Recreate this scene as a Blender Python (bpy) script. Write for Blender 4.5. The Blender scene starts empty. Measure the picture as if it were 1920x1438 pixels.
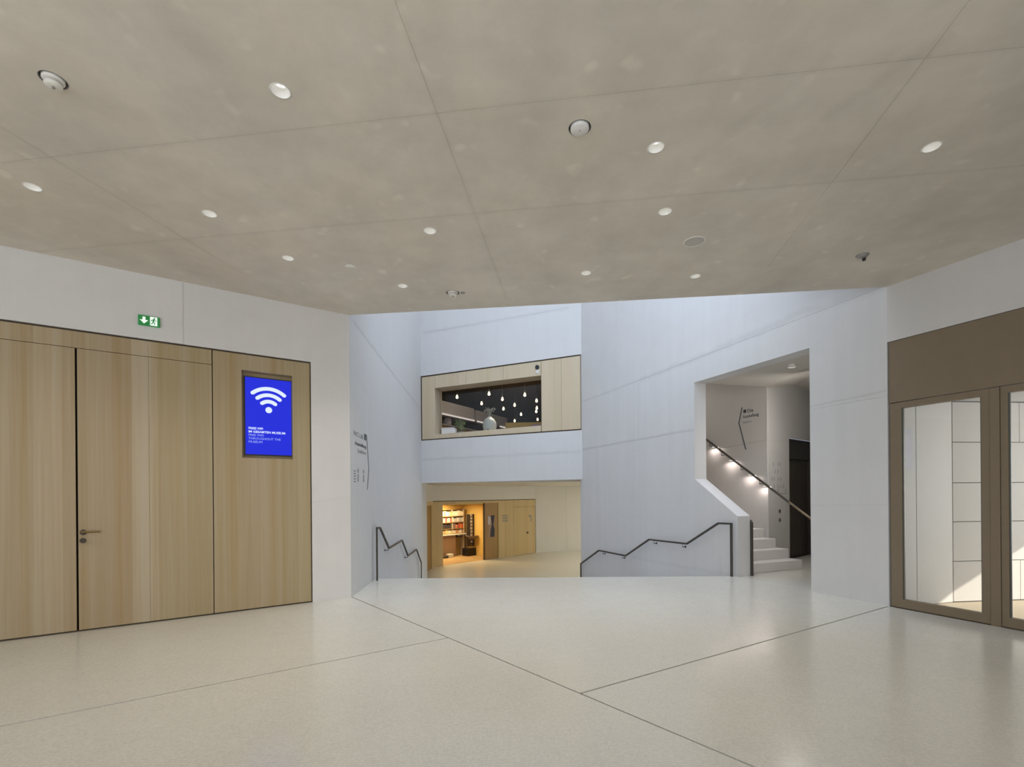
import bpy, bmesh, math, random
from mathutils import Vector, Matrix
from mathutils.geometry import tessellate_polygon

random.seed(7)
S = bpy.context.scene
COL = S.collection

# ------------------------------------------------------------------ camera
EYE, FPX, CX, CY, ROLL = 1.45, 910.0, 960.0, 925.5, 0.008
cr, sr = math.cos(ROLL), math.sin(ROLL)
RIGHT, UP, FWD = Vector((cr, 0, -sr)), Vector((sr, 0, cr)), Vector((0, 1, 0))
CAM = Vector((0, 0, EYE))
cam_d = bpy.data.cameras.new('camera')
cam_d.sensor_width = 36.0
cam_d.lens = FPX / 1920 * 36.0
cam_d.shift_y = (CY - 719.0) / 1920.0
cam_d.clip_start, cam_d.clip_end = 0.05, 200
cam = bpy.data.objects.new('camera', cam_d)
COL.objects.link(cam)
m = Matrix((RIGHT, UP, -FWD)).transposed().to_4x4()
m.translation = CAM
cam.matrix_world = m
S.camera = cam

# ------------------------------------------------------------------ colour management, world, sun, daylight
S.view_settings.view_transform = 'Standard'
S.view_settings.look = 'None'
S.view_settings.gamma = 1.0
S.view_settings.use_curve_mapping = False
S.view_settings.exposure = 0.28
S.cycles.use_denoising = True
S.cycles.max_bounces = 10
S.cycles.diffuse_bounces = 6
S.cycles.caustics_reflective = False
S.cycles.caustics_refractive = False
S.cycles.sample_clamp_indirect = 4.0

W = bpy.data.worlds.new('sky')
S.world = W
W.use_nodes = True
W.node_tree.nodes['Background'].inputs[0].default_value = (0.72, 0.83, 1.0, 1)
W.node_tree.nodes['Background'].inputs[1].default_value = 1.3


def add_light(kind, name, loc, power, color, size=0.1, size_y=None, direction=None, spot=None, blend=0.5):
    d = bpy.data.lights.new(name, kind)
    d.energy = power
    d.color = color
    if kind == 'AREA':
        d.shape = 'RECTANGLE' if size_y else 'SQUARE'
        d.size = size
        if size_y:
            d.size_y = size_y
    elif kind == 'SUN':
        d.angle = 0.009
    else:
        d.shadow_soft_size = size
    if spot:
        d.spot_size = math.radians(spot)
        d.spot_blend = blend
    o = bpy.data.objects.new(name, d)
    COL.objects.link(o)
    o.location = loc
    if direction is not None:
        o.rotation_euler = Vector(direction).to_track_quat('-Z', 'Y').to_euler()
    return o


add_light('SUN', 'sun', (30, -10, 20), 3.9, (1.0, 0.93, 0.82), direction=(-1.0, 0.62, -0.55))
# daylight of the glazed roof over the stairwell
add_light('AREA', 'skylight', (0.9, 10.0, 18.7), 1040, (0.715, 0.815, 1.0), 4.8, 6.8, (0, 0, -1))
# fill light added behind an unseen opening to brighten the stairwell walls
add_light('AREA', 'stairwell_fill', (1.3, 6.15, 7.2), 150, (0.715, 0.815, 1.0), 2.4, 3.6, (-0.02, 1, -0.1))
# fill light added behind the camera, at an assumed street window
add_light('AREA', 'rear_fill', (-1.0, -4.6, 2.1), 165, (1.0, 0.955, 0.875), 10.0, 3.2, (0, 1, 0))
# sky light at the street opening of the vestibule
add_light('AREA', 'vestibule_daylight', (10.6, 4.6, 1.4), 112, (0.95, 0.97, 1.0), 4.0, 2.3, (-1, 0, 0))
# area lights added out of view to brighten lower hall, shop and cafe
add_light('AREA', 'hall_fill', (6.5, 18.5, 1.72), 460, (1.0, 0.955, 0.85), 5.0, 6.0, (-0.3, 0, -1))
add_light('AREA', 'shop_light', (-2.95, 21.05, 0.98), 85, (1.0, 0.78, 0.42), 1.6, 0.8, (0, 0, -1))
add_light('AREA', 'cafe_fill', (0.0, 15.5, 5.6), 80, (1.0, 0.88, 0.74), 1.2, 1.2, (0.0, 0.05, -1))

add_light('AREA', 'upper_stair_fill', (3.3, 11.6, 3.9), 15, (1.0, 0.95, 0.9), 0.7, 0.7, (0.55, -0.9, -0.35))  # hidden fill added up the stairs to brighten the lobby wall

add_light('AREA', 'lobby_fill', (5.35, 8.3, 2.9), 12, (1.0, 0.95, 0.9), 0.5, 0.5, (-0.12, 0.75, -0.35))  # hidden fill added behind the jamb to brighten the lift wall

# ------------------------------------------------------------------ object helpers


def tag(o, label=None, cat=None, group=None, kind=None):
    if label:
        o['label'] = label
    if cat:
        o['category'] = cat
    if group:
        o['group'] = group
    if kind:
        o['kind'] = kind
    return o


def link(name, bm, mat, M=None, parent=None, smooth=False):
    me = bpy.data.meshes.new(name)
    bmesh.ops.recalc_face_normals(bm, faces=bm.faces)
    bm.to_mesh(me)
    bm.free()
    me.materials.append(mat)
    if smooth:
        for p in me.polygons:
            p.use_smooth = True
    o = bpy.data.objects.new(name, me)
    COL.objects.link(o)
    if parent is not None:
        o.parent = parent
    if M is not None:
        o.matrix_local = M if parent is not None else M
    return o


def empty(name, M):
    o = bpy.data.objects.new(name, None)
    o.empty_display_size = 0.1
    COL.objects.link(o)
    o.matrix_world = M
    return o


def T(x, y, z):
    return Matrix.Translation((x, y, z))


def copy_tree(o, M, parent=None):
    c = o.copy()
    COL.objects.link(c)
    c.parent = parent
    if parent is None:
        c.matrix_world = M
    for ch in list(o.children):
        copy_tree(ch, None, c)
    return c


def box(bm, x0, x1, y0, y1, z0, z1):
    vs = [bm.verts.new((x, y, z)) for x in (x0, x1) for y in (y0, y1) for z in (z0, z1)]
    for f in ((0, 1, 3, 2), (4, 6, 7, 5), (0, 4, 5, 1), (2, 3, 7, 6), (0, 2, 6, 4), (1, 5, 7, 3)):
        bm.faces.new([vs[i] for i in f])


def boxbm(*a):
    bm = bmesh.new()
    box(bm, *a)
    return bm


def bevelled(*a, w=0.003):
    bm = boxbm(*a)
    bmesh.ops.bevel(bm, geom=bm.edges[:], offset=w, segments=1, affect='EDGES')
    return bm


def area2(poly):
    return 0.5 * sum(a[0] * b[1] - b[0] * a[1] for a, b in zip(poly, poly[1:] + poly[:1]))


def face_bm(outer, holes=()):
    """flat (s, z) polygon with holes, at y = 0"""
    loops = [[Vector((p[0], p[1], 0)) for p in outer]] + [[Vector((p[0], p[1], 0)) for p in h] for h in holes]
    pts = [p for l in loops for p in l]
    bm = bmesh.new()
    vs = [bm.verts.new((p.x, 0, p.y)) for p in pts]
    for t in tessellate_polygon(loops):
        a, b, c = (pts[i] for i in t)
        if abs((b - a).cross(c - a).z) > 1e-9:
            try:
                bm.faces.new([vs[i] for i in t])
            except ValueError:
                pass
    return bm


def thicken(bm, y0, y1):
    bmesh.ops.recalc_face_normals(bm, faces=bm.faces)
    bmesh.ops.dissolve_limit(bm, angle_limit=0.001, verts=bm.verts, edges=bm.edges)
    for v in bm.verts:
        v.co.y += y0
    r = bmesh.ops.extrude_face_region(bm, geom=bm.faces[:], use_keep_orig=True)
    for g in r['geom']:
        if isinstance(g, bmesh.types.BMVert):
            g.co.y += y1 - y0
    return bm


def prism(outer, y0, y1, holes=()):
    return thicken(face_bm(outer, holes), y0, y1)


def panels(outer, holes, joints, y0, y1, gap):
    """cut a flat polygon along joints; returns one bmesh per panel"""
    pcs = [face_bm(outer, holes)]
    for j in joints:
        p, q = Vector((j[0][0], 0, j[0][1])), Vector((j[1][0], 0, j[1][1]))
        pred = j[2] if len(j) > 2 else None
        d = (q - p).normalized()
        n = Vector((-d.z, 0, d.x))
        out = []
        for bm in pcs:
            A = sum(f.calc_area() for f in bm.faces)
            c = sum((f.calc_center_median() * f.calc_area() for f in bm.faces), Vector()) / max(A, 1e-9)
            if pred and not pred(c.x, c.z):
                out.append(bm)
                continue
            b2 = bm.copy()
            bmesh.ops.bisect_plane(bm, geom=bm.verts[:] + bm.edges[:] + bm.faces[:], plane_co=p + n * gap / 2, plane_no=n, clear_inner=True)
            bmesh.ops.bisect_plane(b2, geom=b2.verts[:] + b2.edges[:] + b2.faces[:], plane_co=p - n * gap / 2, plane_no=n, clear_outer=True)
            for b in (bm, b2):
                if b.faces and sum(f.calc_area() for f in b.faces) > 1e-3:
                    out.append(b)
                else:
                    b.free()
        pcs = out
    return [thicken(b, y0, y1) for b in pcs]


def cyl(bm, c, r, h, axis='z', seg=16, r2=None):
    """cylinder from c along +axis for h"""
    r2 = r if r2 is None else r2
    rings = []
    for k, rr in ((0, r), (h, r2)):
        ring = []
        for i in range(seg):
            a = 2 * math.pi * i / seg
            p, q = rr * math.cos(a), rr * math.sin(a)
            v = {'z': (p, q, k), 'y': (p, k, q), 'x': (k, p, q)}[axis]
            ring.append(bm.verts.new((c[0] + v[0], c[1] + v[1], c[2] + v[2])))
        rings.append(ring)
    for i in range(seg):
        j = (i + 1) % seg
        bm.faces.new((rings[0][i], rings[0][j], rings[1][j], rings[1][i]))
    bm.faces.new(rings[0])
    bm.faces.new(rings[1])


def lathe(bm, prof, c=(0, 0, 0), seg=24, close=True):
    rings = []
    for r, z in prof:
        if r < 1e-6:
            rings.append([bm.verts.new((c[0], c[1], c[2] + z))])
        else:
            rings.append([bm.verts.new((c[0] + r * math.cos(2 * math.pi * i / seg), c[1] + r * math.sin(2 * math.pi * i / seg), c[2] + z)) for i in range(seg)])
    for a, b in zip(rings, rings[1:]):
        for i in range(seg):
            j = (i + 1) % seg
            if len(a) == 1 and len(b) == 1:
                continue
            if len(a) == 1:
                bm.faces.new((a[0], b[i], b[j]))
            elif len(b) == 1:
                bm.faces.new((a[i], a[j], b[0]))
            else:
                bm.faces.new((a[i], a[j], b[j], b[i]))


def tube(bm, pts, r, seg=10, square=False):
    pts = [Vector(p) for p in pts]
    n = len(pts)
    rings = []
    for i, p in enumerate(pts):
        t0 = (pts[i] - pts[i - 1]).normalized() if i else (pts[1] - pts[0]).normalized()
        t1 = (pts[i + 1] - pts[i]).normalized() if i < n - 1 else t0
        t = (t0 + t1).normalized()
        side = Vector((0, 0, 1)).cross(t0)
        if side.length < 0.05:
            side = Vector((0, 0, 1)).cross(t1)
        if side.length < 0.05:
            side = Vector((1, 0, 0))
        side = (side - t * side.dot(t)).normalized()
        up = t.cross(side)
        k = 1.0 / max(0.4, t.dot(t0))
        ring = []
        m_ = 4 if square else seg
        for s in range(m_):
            a = 2 * math.pi * s / m_ + (math.pi / 4 if square else 0)
            ring.append(bm.verts.new(p + side * (r * math.cos(a)) + up * (r * k * math.sin(a))))
        rings.append(ring)
    m_ = len(rings[0])
    for a, b in zip(rings, rings[1:]):
        for s in range(m_):
            q = (s + 1) % m_
            bm.faces.new((a[s], a[q], b[q], b[s]))
    bm.faces.new(rings[0])
    bm.faces.new(rings[-1])


def text_bm(s, size, x, z, y=-0.002, bold=False, align='LEFT', depth=0.001):
    cu = bpy.data.curves.new('lettering', 'FONT')
    cu.body = s
    cu.size = size
    cu.align_x = align
    cu.offset = size * (0.022 if bold else 0.0)
    cu.resolution_u = 2
    cu.extrude = depth / 2
    o = bpy.data.objects.new('lettering', cu)
    COL.objects.link(o)
    dg = bpy.context.evaluated_depsgraph_get()
    dg.update()
    me = bpy.data.meshes.new_from_object(o.evaluated_get(dg))
    bpy.data.objects.remove(o)
    bpy.data.curves.remove(cu)
    bm = bmesh.new()
    bm.from_mesh(me)
    bpy.data.meshes.remove(me)
    for v in bm.verts:
        v.co = Vector((x + v.co.x, y - v.co.z, z + v.co.y))
    return bm


def merge(bms):
    out = bmesh.new()
    for b in bms:
        me = bpy.data.meshes.new('tmp')
        b.to_mesh(me)
        b.free()
        out.from_mesh(me)
        bpy.data.meshes.remove(me)
    return out


# ------------------------------------------------------------------ frames (planes of the building)
def ray(px, py):
    return (RIGHT * ((px - CX) / FPX) + UP * ((CY - py) / FPX) + FWD)


def at_z(px, py, z=0.0):
    d = ray(px, py)
    return CAM + d * ((z - EYE) / d.z)


def at_y(px, py, y):
    d = ray(px, py)
    return CAM + d * (y / d.y)


class Frame:
    """X = along the plane to the viewer's right, Y = into the wall, Z = up"""

    def __init__(self, p, q=None, M=None):
        if M is not None:
            self.M = M
        else:
            p, q = Vector((p[0], p[1], 0)), Vector((q[0], q[1], 0))
            u = (q - p).normalized()
            w = Vector((0, 0, 1)).cross(u)
            self.M = Matrix((u, w, Vector((0, 0, 1)))).transposed().to_4x4()
            self.M.translation = p
            self.L = (q - p).length
        self.I = self.M.inverted()

    def px(self, px, py, d=0.0):
        o, r = self.I @ CAM, self.I.to_3x3() @ ray(px, py)
        h = o + r * ((d - o.y) / r.y)
        return (h.x, h.z)

    def w(self, s, y, z):
        return self.M @ Vector((s, y, z))

    def loc(self, p):
        return self.I @ Vector(p)


CEIL, LOW, TOP = 4.0, -1.35, 19.0
P_A0, P_A1 = at_z(0, 1203), at_z(658.5, 1119.6)
P_H0, P_H1 = at_z(1667, 1137), at_z(1920, 1184.3)
A = Frame(P_A0, P_A1)
H = Frame(P_H0, P_H1)
B0 = Vector((P_A1.x, P_A1.y))
slopeB = -0.05
yB1 = 14.3
B = Frame(B0, (B0.x + slopeB * (yB1 - B0.y), yB1))
D1 = Vector((P_H0.x, P_H0.y))
slopeD = -0.3955
yD0 = 13.25
D = Frame((D1.x + slopeD * (yD0 - D1.y), yD0), D1)
C = Frame((B0.x + slopeB * (yB1 - B0.y), yB1), (D1.x + slopeD * (13.15 - D1.y), 13.15))
GROUND = Frame(None, M=Matrix(((1, 0, 0, 0), (0, 0, 1, 0), (0, -1, 0, 0), (0, 0, 0, 1))))
GROUND = Frame(None, M=Matrix(((1, 0, 0, 0), (0, 0, 1, 0), (0, -1, 0, 0), (0, 0, 0, 1))))


def basis(x, y, z, o=(0, 0, 0)):
    M_ = Matrix((x, y, z)).transposed().to_4x4()
    M_.translation = Vector(o)
    return M_


FLOOR = Frame(None, M=basis((1, 0, 0), (0, 0, -1), (0, 1, 0)))          # (s, z) = (x, y)
CEILF = Frame(None, M=basis((1, 0, 0), (0, 0, 1), (0, -1, 0), (0, 0, CEIL)))  # (s, z) = (x, -y)

# ------------------------------------------------------------------ materials


def new_mat(name):
    mt = bpy.data.materials.new(name)
    mt.use_nodes = True
    nt = mt.node_tree
    return mt, nt, nt.nodes['Principled BSDF']


def N(nt, typ, **kw):
    n = nt.nodes.new(typ)
    for k, v in kw.items():
        setattr(n, k, v)
    return n


def math_n(nt, op, a, b=None, clamp=False):
    n = nt.nodes.new('ShaderNodeMath')
    n.operation = op
    n.use_clamp = clamp
    for i, v in enumerate((a, b)):
        if v is None:
            continue
        if isinstance(v, (int, float)):
            n.inputs[i].default_value = v
        else:
            nt.links.new(v, n.inputs[i])
    return n.outputs[0]


def plain(name, col, rough=0.5, metal=0.0, spec=0.5, emit=None, estr=0.0, var=0.0):
    mt, nt, b = new_mat(name)
    b.inputs['Base Color'].default_value = (*col, 1)
    b.inputs['Roughness'].default_value = rough
    b.inputs['Metallic'].default_value = metal
    b.inputs['Specular IOR Level'].default_value = spec
    if emit:
        b.inputs['Emission Color'].default_value = (*emit, 1)
        b.inputs['Emission Strength'].default_value = estr
    if var:
        tc = N(nt, 'ShaderNodeTexCoord')
        no = N(nt, 'ShaderNodeTexNoise')
        no.inputs['Scale'].default_value = 6
        no.inputs['Detail'].default_value = 4
        nt.links.new(tc.outputs['Object'], no.inputs['Vector'])
        v = math_n(nt, 'ADD', math_n(nt, 'MULTIPLY', math_n(nt, 'SUBTRACT', no.outputs['Fac'], 0.5), 2 * var), 1.0)
        mx = N(nt, 'ShaderNodeVectorMath', operation='SCALE')
        mx.inputs[0].default_value = col
        nt.links.new(v, mx.inputs['Scale'])
        nt.links.new(mx.outputs[0], b.inputs['Base Color'])
    return mt


def noise(nt, coord, scale, detail=3.0, vec=None, rough=0.55):
    n = N(nt, 'ShaderNodeTexNoise')
    n.inputs['Scale'].default_value = scale
    n.inputs['Detail'].default_value = detail
    n.inputs['Roughness'].default_value = rough
    if vec:
        mp = N(nt, 'ShaderNodeMapping')
        mp.inputs['Scale'].default_value = vec
        nt.links.new(coord, mp.inputs['Vector'])
        coord = mp.outputs[0]
    nt.links.new(coord, n.inputs['Vector'])
    return n.outputs['Fac']


def concrete(name, col, var=0.10, streak=0.05, light_spots=0.0, lines=(), rough=0.7, warm=0.0, bump=0.15, off=0.0):
    """lines: (p, q, half width, strength) in the local (s, z) of the wall"""
    mt, nt, b = new_mat(name)
    tc = N(nt, 'ShaderNodeTexCoord')
    co = tc.outputs['Object']
    if off:
        mp = N(nt, 'ShaderNodeMapping')
        mp.inputs['Location'].default_value = (off, off * 2.3, off * 1.7)
        nt.links.new(co, mp.inputs['Vector'])
        cn = mp.outputs[0]
    else:
        cn = co
    n1 = noise(nt, cn, 0.7, 5, rough=0.6)
    n2 = noise(nt, cn, 3.2, 6, rough=0.6)
    n3 = noise(nt, cn, 1.0, 3, (7, 7, 0.35))
    n4 = noise(nt, cn, 60, 2)

    def cen(f, k):
        return math_n(nt, 'MULTIPLY', math_n(nt, 'SUBTRACT', f, 0.5), k)
    v = math_n(nt, 'ADD', cen(n1, 2 * var), cen(n2, 1.3 * var))
    v = math_n(nt, 'ADD', v, cen(n3, 2 * streak))
    v = math_n(nt, 'ADD', v, cen(n4, 0.05))
    v = math_n(nt, 'ADD', v, 1.0)
    if light_spots:  # pale blotches painted in for light reflected onto the ceiling
        sp = noise(nt, cn, 4.6, 1.5)
        k = N(nt, 'ShaderNodeMapRange', interpolation_type='SMOOTHSTEP')
        k.inputs['From Min'].default_value = 0.62
        k.inputs['From Max'].default_value = 0.78
        k.inputs['To Max'].default_value = light_spots
        nt.links.new(sp, k.inputs['Value'])
        v = math_n(nt, 'ADD', v, k.outputs[0])
    for (p, q, w, st) in lines:
        p, q = Vector((p[0], 0, p[1])), Vector((q[0], 0, q[1]))
        d = (q - p).normalized()
        n = Vector((-d.z, 0, d.x))

        def dot(vec, c0):
            vm = N(nt, 'ShaderNodeVectorMath', operation='DOT_PRODUCT')
            nt.links.new(co, vm.inputs[0])
            vm.inputs[1].default_value = vec
            return math_n(nt, 'SUBTRACT', vm.outputs['Value'], c0)
        dist = math_n(nt, 'ABSOLUTE', math_n(nt, 'ADD', dot(n, n.dot(p)), cen(n2, w * 1.6)))
        al = dot(d, d.dot(p))
        k = N(nt, 'ShaderNodeMapRange', interpolation_type='SMOOTHSTEP')
        k.inputs['From Min'].default_value = 0.0
        k.inputs['From Max'].default_value = w
        k.inputs['To Min'].default_value = st
        k.inputs['To Max'].default_value = 0.0
        nt.links.new(dist, k.inputs['Value'])
        msk = math_n(nt, 'MULTIPLY', math_n(nt, 'GREATER_THAN', al, 0.0), math_n(nt, 'LESS_THAN', al, (q - p).length))
        kk = math_n(nt, 'MULTIPLY', k.outputs[0], msk)
        kk = math_n(nt, 'MULTIPLY', kk, math_n(nt, 'ADD', 0.35, math_n(nt, 'MULTIPLY', n1, 1.3)))
        v = math_n(nt, 'SUBTRACT', v, kk)
    sc = N(nt, 'ShaderNodeVectorMath', operation='SCALE')
    if warm:
        mx = N(nt, 'ShaderNodeMix', data_type='RGBA')
        mx.inputs[6].default_value = (*col, 1)
        mx.inputs[7].default_value = (col[0] * (1 + warm * .3), col[1] * (1 - warm * .15), col[2] * (1 - warm), 1)
        nt.links.new(noise(nt, cn, 1.3, 4), mx.inputs[0])
        nt.links.new(mx.outputs[2], sc.inputs[0])
    else:
        sc.inputs[0].default_value = col
    nt.links.new(v, sc.inputs['Scale'])
    nt.links.new(sc.outputs[0], b.inputs['Base Color'])
    b.inputs['Roughness'].default_value = rough
    b.inputs['Specular IOR Level'].default_value = 0.3
    bp = N(nt, 'ShaderNodeBump')
    bp.inputs['Strength'].default_value = bump
    bp.inputs['Distance'].default_value = 0.004
    nt.links.new(n2, bp.inputs['Height'])
    nt.links.new(bp.outputs[0], b.inputs['Normal'])
    return mt


def wood(name, col, dark, band=0.16, var=0.5, rough=0.5, axis=0):
    """vertical boards of veneer: bands along s, long grain along z"""
    mt, nt, b = new_mat(name)
    tc = N(nt, 'ShaderNodeTexCoord')
    co = tc.outputs['Object']
    sx = N(nt, 'ShaderNodeSeparateXYZ')
    nt.links.new(co, sx.inputs[0])
    sraw = sx.outputs[axis]
    jig = math_n(nt, 'MULTIPLY', math_n(nt, 'SUBTRACT', noise(nt, co, 1.0, 1, (3, 3, 0.0)), 0.5), band * 1.2)
    fl = math_n(nt, 'FLOOR', math_n(nt, 'DIVIDE', math_n(nt, 'ADD', sraw, jig), band))
    wn = N(nt, 'ShaderNodeTexWhiteNoise', noise_dimensions='1D')
    nt.links.new(fl, wn.inputs['W'])
    g1 = noise(nt, co, 1.0, 5, (42, 42, 0.7), 0.65)
    g2 = noise(nt, co, 1.0, 3, (9, 9, 0.12))
    f = math_n(nt, 'ADD', math_n(nt, 'MULTIPLY', wn.outputs['Value'], 0.45 * var), math_n(nt, 'MULTIPLY', g1, 0.55))
    f = math_n(nt, 'ADD', f, math_n(nt, 'MULTIPLY', math_n(nt, 'SUBTRACT', g2, 0.5), 0.9 * var))
    rp = N(nt, 'ShaderNodeMapRange')
    rp.inputs['From Min'].default_value = 0.15
    rp.inputs['From Max'].default_value = 0.85
    nt.links.new(f, rp.inputs['Value'])
    mx = N(nt, 'ShaderNodeMix', data_type='RGBA')
    mx.inputs[6].default_value = (*col, 1)
    mx.inputs[7].default_value = (*dark, 1)
    nt.links.new(rp.outputs[0], mx.inputs[0])
    wn2 = N(nt, 'ShaderNodeTexWhiteNoise', noise_dimensions='1D')
    nt.links.new(math_n(nt, 'ADD', fl, 37.3), wn2.inputs['W'])
    hs_ = N(nt, 'ShaderNodeHueSaturation')
    nt.links.new(math_n(nt, 'ADD', 0.496, math_n(nt, 'MULTIPLY', wn2.outputs['Value'], 0.010)), hs_.inputs['Hue'])
    nt.links.new(math_n(nt, 'ADD', 1.0 - 0.22 * var, math_n(nt, 'MULTIPLY', g2, 0.44 * var)), hs_.inputs['Saturation'])
    nt.links.new(mx.outputs[2], hs_.inputs['Color'])
    nt.links.new(hs_.outputs[0], b.inputs['Base Color'])
    b.inputs['Roughness'].default_value = rough
    b.inputs['Specular IOR Level'].default_value = 0.3
    return mt


def terrazzo(name, col, rough=0.195, spec=0.5):
    mt, nt, b = new_mat(name)
    tc = N(nt, 'ShaderNodeTexCoord')
    co = tc.outputs['Object']
    vo = N(nt, 'ShaderNodeTexVoronoi')
    vo.inputs['Scale'].default_value = 85
    nt.links.new(co, vo.inputs['Vector'])
    sp = N(nt, 'ShaderNodeSeparateColor')
    nt.links.new(vo.outputs['Color'], sp.inputs[0])
    n1 = noise(nt, co, 0.8, 4)
    n2 = noise(nt, co, 5.0, 4)
    v = math_n(nt, 'ADD', math_n(nt, 'MULTIPLY', math_n(nt, 'SUBTRACT', sp.outputs[0], 0.5), 0.13), 1.0)
    v = math_n(nt, 'ADD', v, math_n(nt, 'MULTIPLY', math_n(nt, 'SUBTRACT', n1, 0.5), 0.12))
    v = math_n(nt, 'ADD', v, math_n(nt, 'MULTIPLY', math_n(nt, 'SUBTRACT', n2, 0.5), 0.06))
    sc = N(nt, 'ShaderNodeVectorMath', operation='SCALE')
    sc.inputs[0].default_value = col
    nt.links.new(v, sc.inputs['Scale'])
    nt.links.new(sc.outputs[0], b.inputs['Base Color'])
    r = math_n(nt, 'ADD', rough - 0.04, math_n(nt, 'MULTIPLY', n2, 0.08))
    nt.links.new(r, b.inputs['Roughness'])
    b.inputs['Specular IOR Level'].default_value = spec
    return mt


def glass(name, tint=(0.96, 0.985, 0.975)):
    mt, nt, b = new_mat(name)
    nt.nodes.remove(b)
    out = nt.nodes['Material Output']
    tr = N(nt, 'ShaderNodeBsdfTransparent')
    tr.inputs[0].default_value = (*tint, 1)
    gl = N(nt, 'ShaderNodeBsdfGlossy')
    gl.inputs['Roughness'].default_value = 0.02
    fr = N(nt, 'ShaderNodeFresnel')
    fr.inputs[0].default_value = 1.45
    mx = N(nt, 'ShaderNodeMixShader')
    nt.links.new(fr.outputs[0], mx.inputs[0])
    nt.links.new(tr.outputs[0], mx.inputs[1])
    nt.links.new(gl.outputs[0], mx.inputs[2])
    nt.links.new(mx.outputs[0], out.inputs[0])
    return mt


def lit(name, col, strength):
    return plain(name, (0.0, 0.0, 0.0), 0.6, emit=col, estr=strength)


CW = (0.60, 0.595, 0.585)       # pale in-situ concrete of the walls
M_wood = wood('oak_veneer', (0.425, 0.345, 0.225), (0.30, 0.208, 0.098), band=0.26, var=0.8)
M_wood_pale = wood('pale_oak', (0.58, 0.49, 0.35), (0.47, 0.38, 0.25), band=0.3)
M_wood_warm = wood('warm_oak', (0.55, 0.42, 0.22), (0.44, 0.31, 0.13), band=0.3)
M_wood_brown = wood('brown_oak', (0.36, 0.22, 0.085), (0.27, 0.155, 0.055), band=0.3)
M_dark = plain('dark_gap', (0.075, 0.058, 0.04), 0.8, spec=0.1)
M_bronze = plain('bronze_paint', (0.22, 0.172, 0.115), 0.42, 0.25, var=0.05)
M_rail = plain('dark_bronze_steel', (0.075, 0.066, 0.055), 0.42, 0.5)
M_rail_brass = plain('brushed_bronze', (0.22, 0.17, 0.11), 0.4, 0.7)
M_handle = plain('brass_handle', (0.22, 0.15, 0.06), 0.42, 0.7)
M_rose = plain('dark_brass', (0.045, 0.032, 0.016), 0.5, 0.3)
M_black = plain('black_plastic', (0.012, 0.012, 0.014), 0.4)
M_white = plain('white_plastic', (0.72, 0.71, 0.68), 0.45)
M_ivory = plain('ivory_plastic', (0.70, 0.68, 0.62), 0.5)
M_grey = plain('grey_metal', (0.30, 0.29, 0.27), 0.5, 0.3)
M_vinyl = plain('dark_vinyl', (0.10, 0.10, 0.105), 0.6)
M_vinyl_grey = plain('grey_vinyl', (0.26, 0.26, 0.265), 0.6)
M_glass = glass('clear_glass')
M_floor = terrazzo('terrazzo', (0.565, 0.54, 0.472))
M_joint = plain('joint_filler', (0.11, 0.10, 0.085), 0.9, spec=0.1)
M_step = concrete('step_concrete', (0.62, 0.60, 0.57), 0.05, 0.0, rough=0.5)
M_floor_low = terrazzo('warm_terrazzo', (0.74, 0.72, 0.64), 0.3)

# ------------------------------------------------------------------ structure helpers


def struct(name, label, M, cat='wall'):
    o = empty(name, M)
    return tag(o, label, cat, kind='structure')


def concrete_wall(name, label, F, outer, holes, joints, mat, thick=0.26, t=0.004, gap=0.004, y0=0.0):
    """solid core set back behind formwork panels, open joints between them"""
    core = link(name, prism(outer, y0 + t, y0 + thick, holes), mat, F.M)
    tag(core, label, 'wall', kind='structure')
    if joints:
        for b in panels(outer, holes, joints, y0, y0 + t, gap):
            link('concrete_panel', b, mat, None, core)
    else:
        link('concrete_panel', prism(outer, y0, y0 + t, holes), mat, None, core)
    return core


# ------------------------------------------------------------------ floor of the foyer
yE_l, yE_r = 8.39, 8.36
B_at = lambda y: (B0.x + slopeB * (y - B0.y), y)
D_at = lambda y: (D1.x + slopeD * (y - D1.y), y)
A_far = A.w(-9.0, 0, 0)
H_far = H.w(10.5, 0, 0)
fl = [(A_far.x, A_far.y), (P_A1.x, P_A1.y), B_at(yE_l), D_at(yE_r), (P_H0.x, P_H0.y), (H_far.x, H_far.y)]
floor = link('floor', prism(fl, 0.009, 0.25), M_joint, FLOOR.M)
tag(floor, 'pale polished terrazzo floor of the foyer with thin dark joints', 'floor', kind='structure')
q = lambda x, y: tuple(at_z(x, y).xy)
La, Lb = q(665, 1121.5), q(1415, 1438)
nx = (-(Lb[1] - La[1]), Lb[0] - La[0])
side = lambda x, y: (x - La[0]) * nx[0] + (y - La[1]) * nx[1]
sgn = side(*q(1300, 1150))
j1 = (La, Lb)
j2 = (q(0, 1362), q(840, 1196), lambda x, y: side(x, y) * sgn < 0)
j3 = (q(1660, 1138.5), q(1095, 1298), lambda x, y: side(x, y) * sgn > 0)
for b in panels(fl, [], [j1, j2, j3], 0.0, 0.009, 0.016):
    link('floor_panel', b, M_floor, None, floor)

# ------------------------------------------------------------------ ceiling of the foyer with round cut-outs
lights_px = [(526, 171), (1230, 277), (1747, 276), (61, 351), (393, 401), (806, 433), (1247, 397), (540, 484), (755, 536), (1099, 512), (1304, 518)]


def on_ceil(px, py):
    p = at_z(px, py, CEIL)
    return p.x, p.y


def circ(x, y, r, n=20):
    return [(x + r * math.cos(2 * math.pi * i / n), -(y + r * math.sin(2 * math.pi * i / n))) for i in range(n)]


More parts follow.
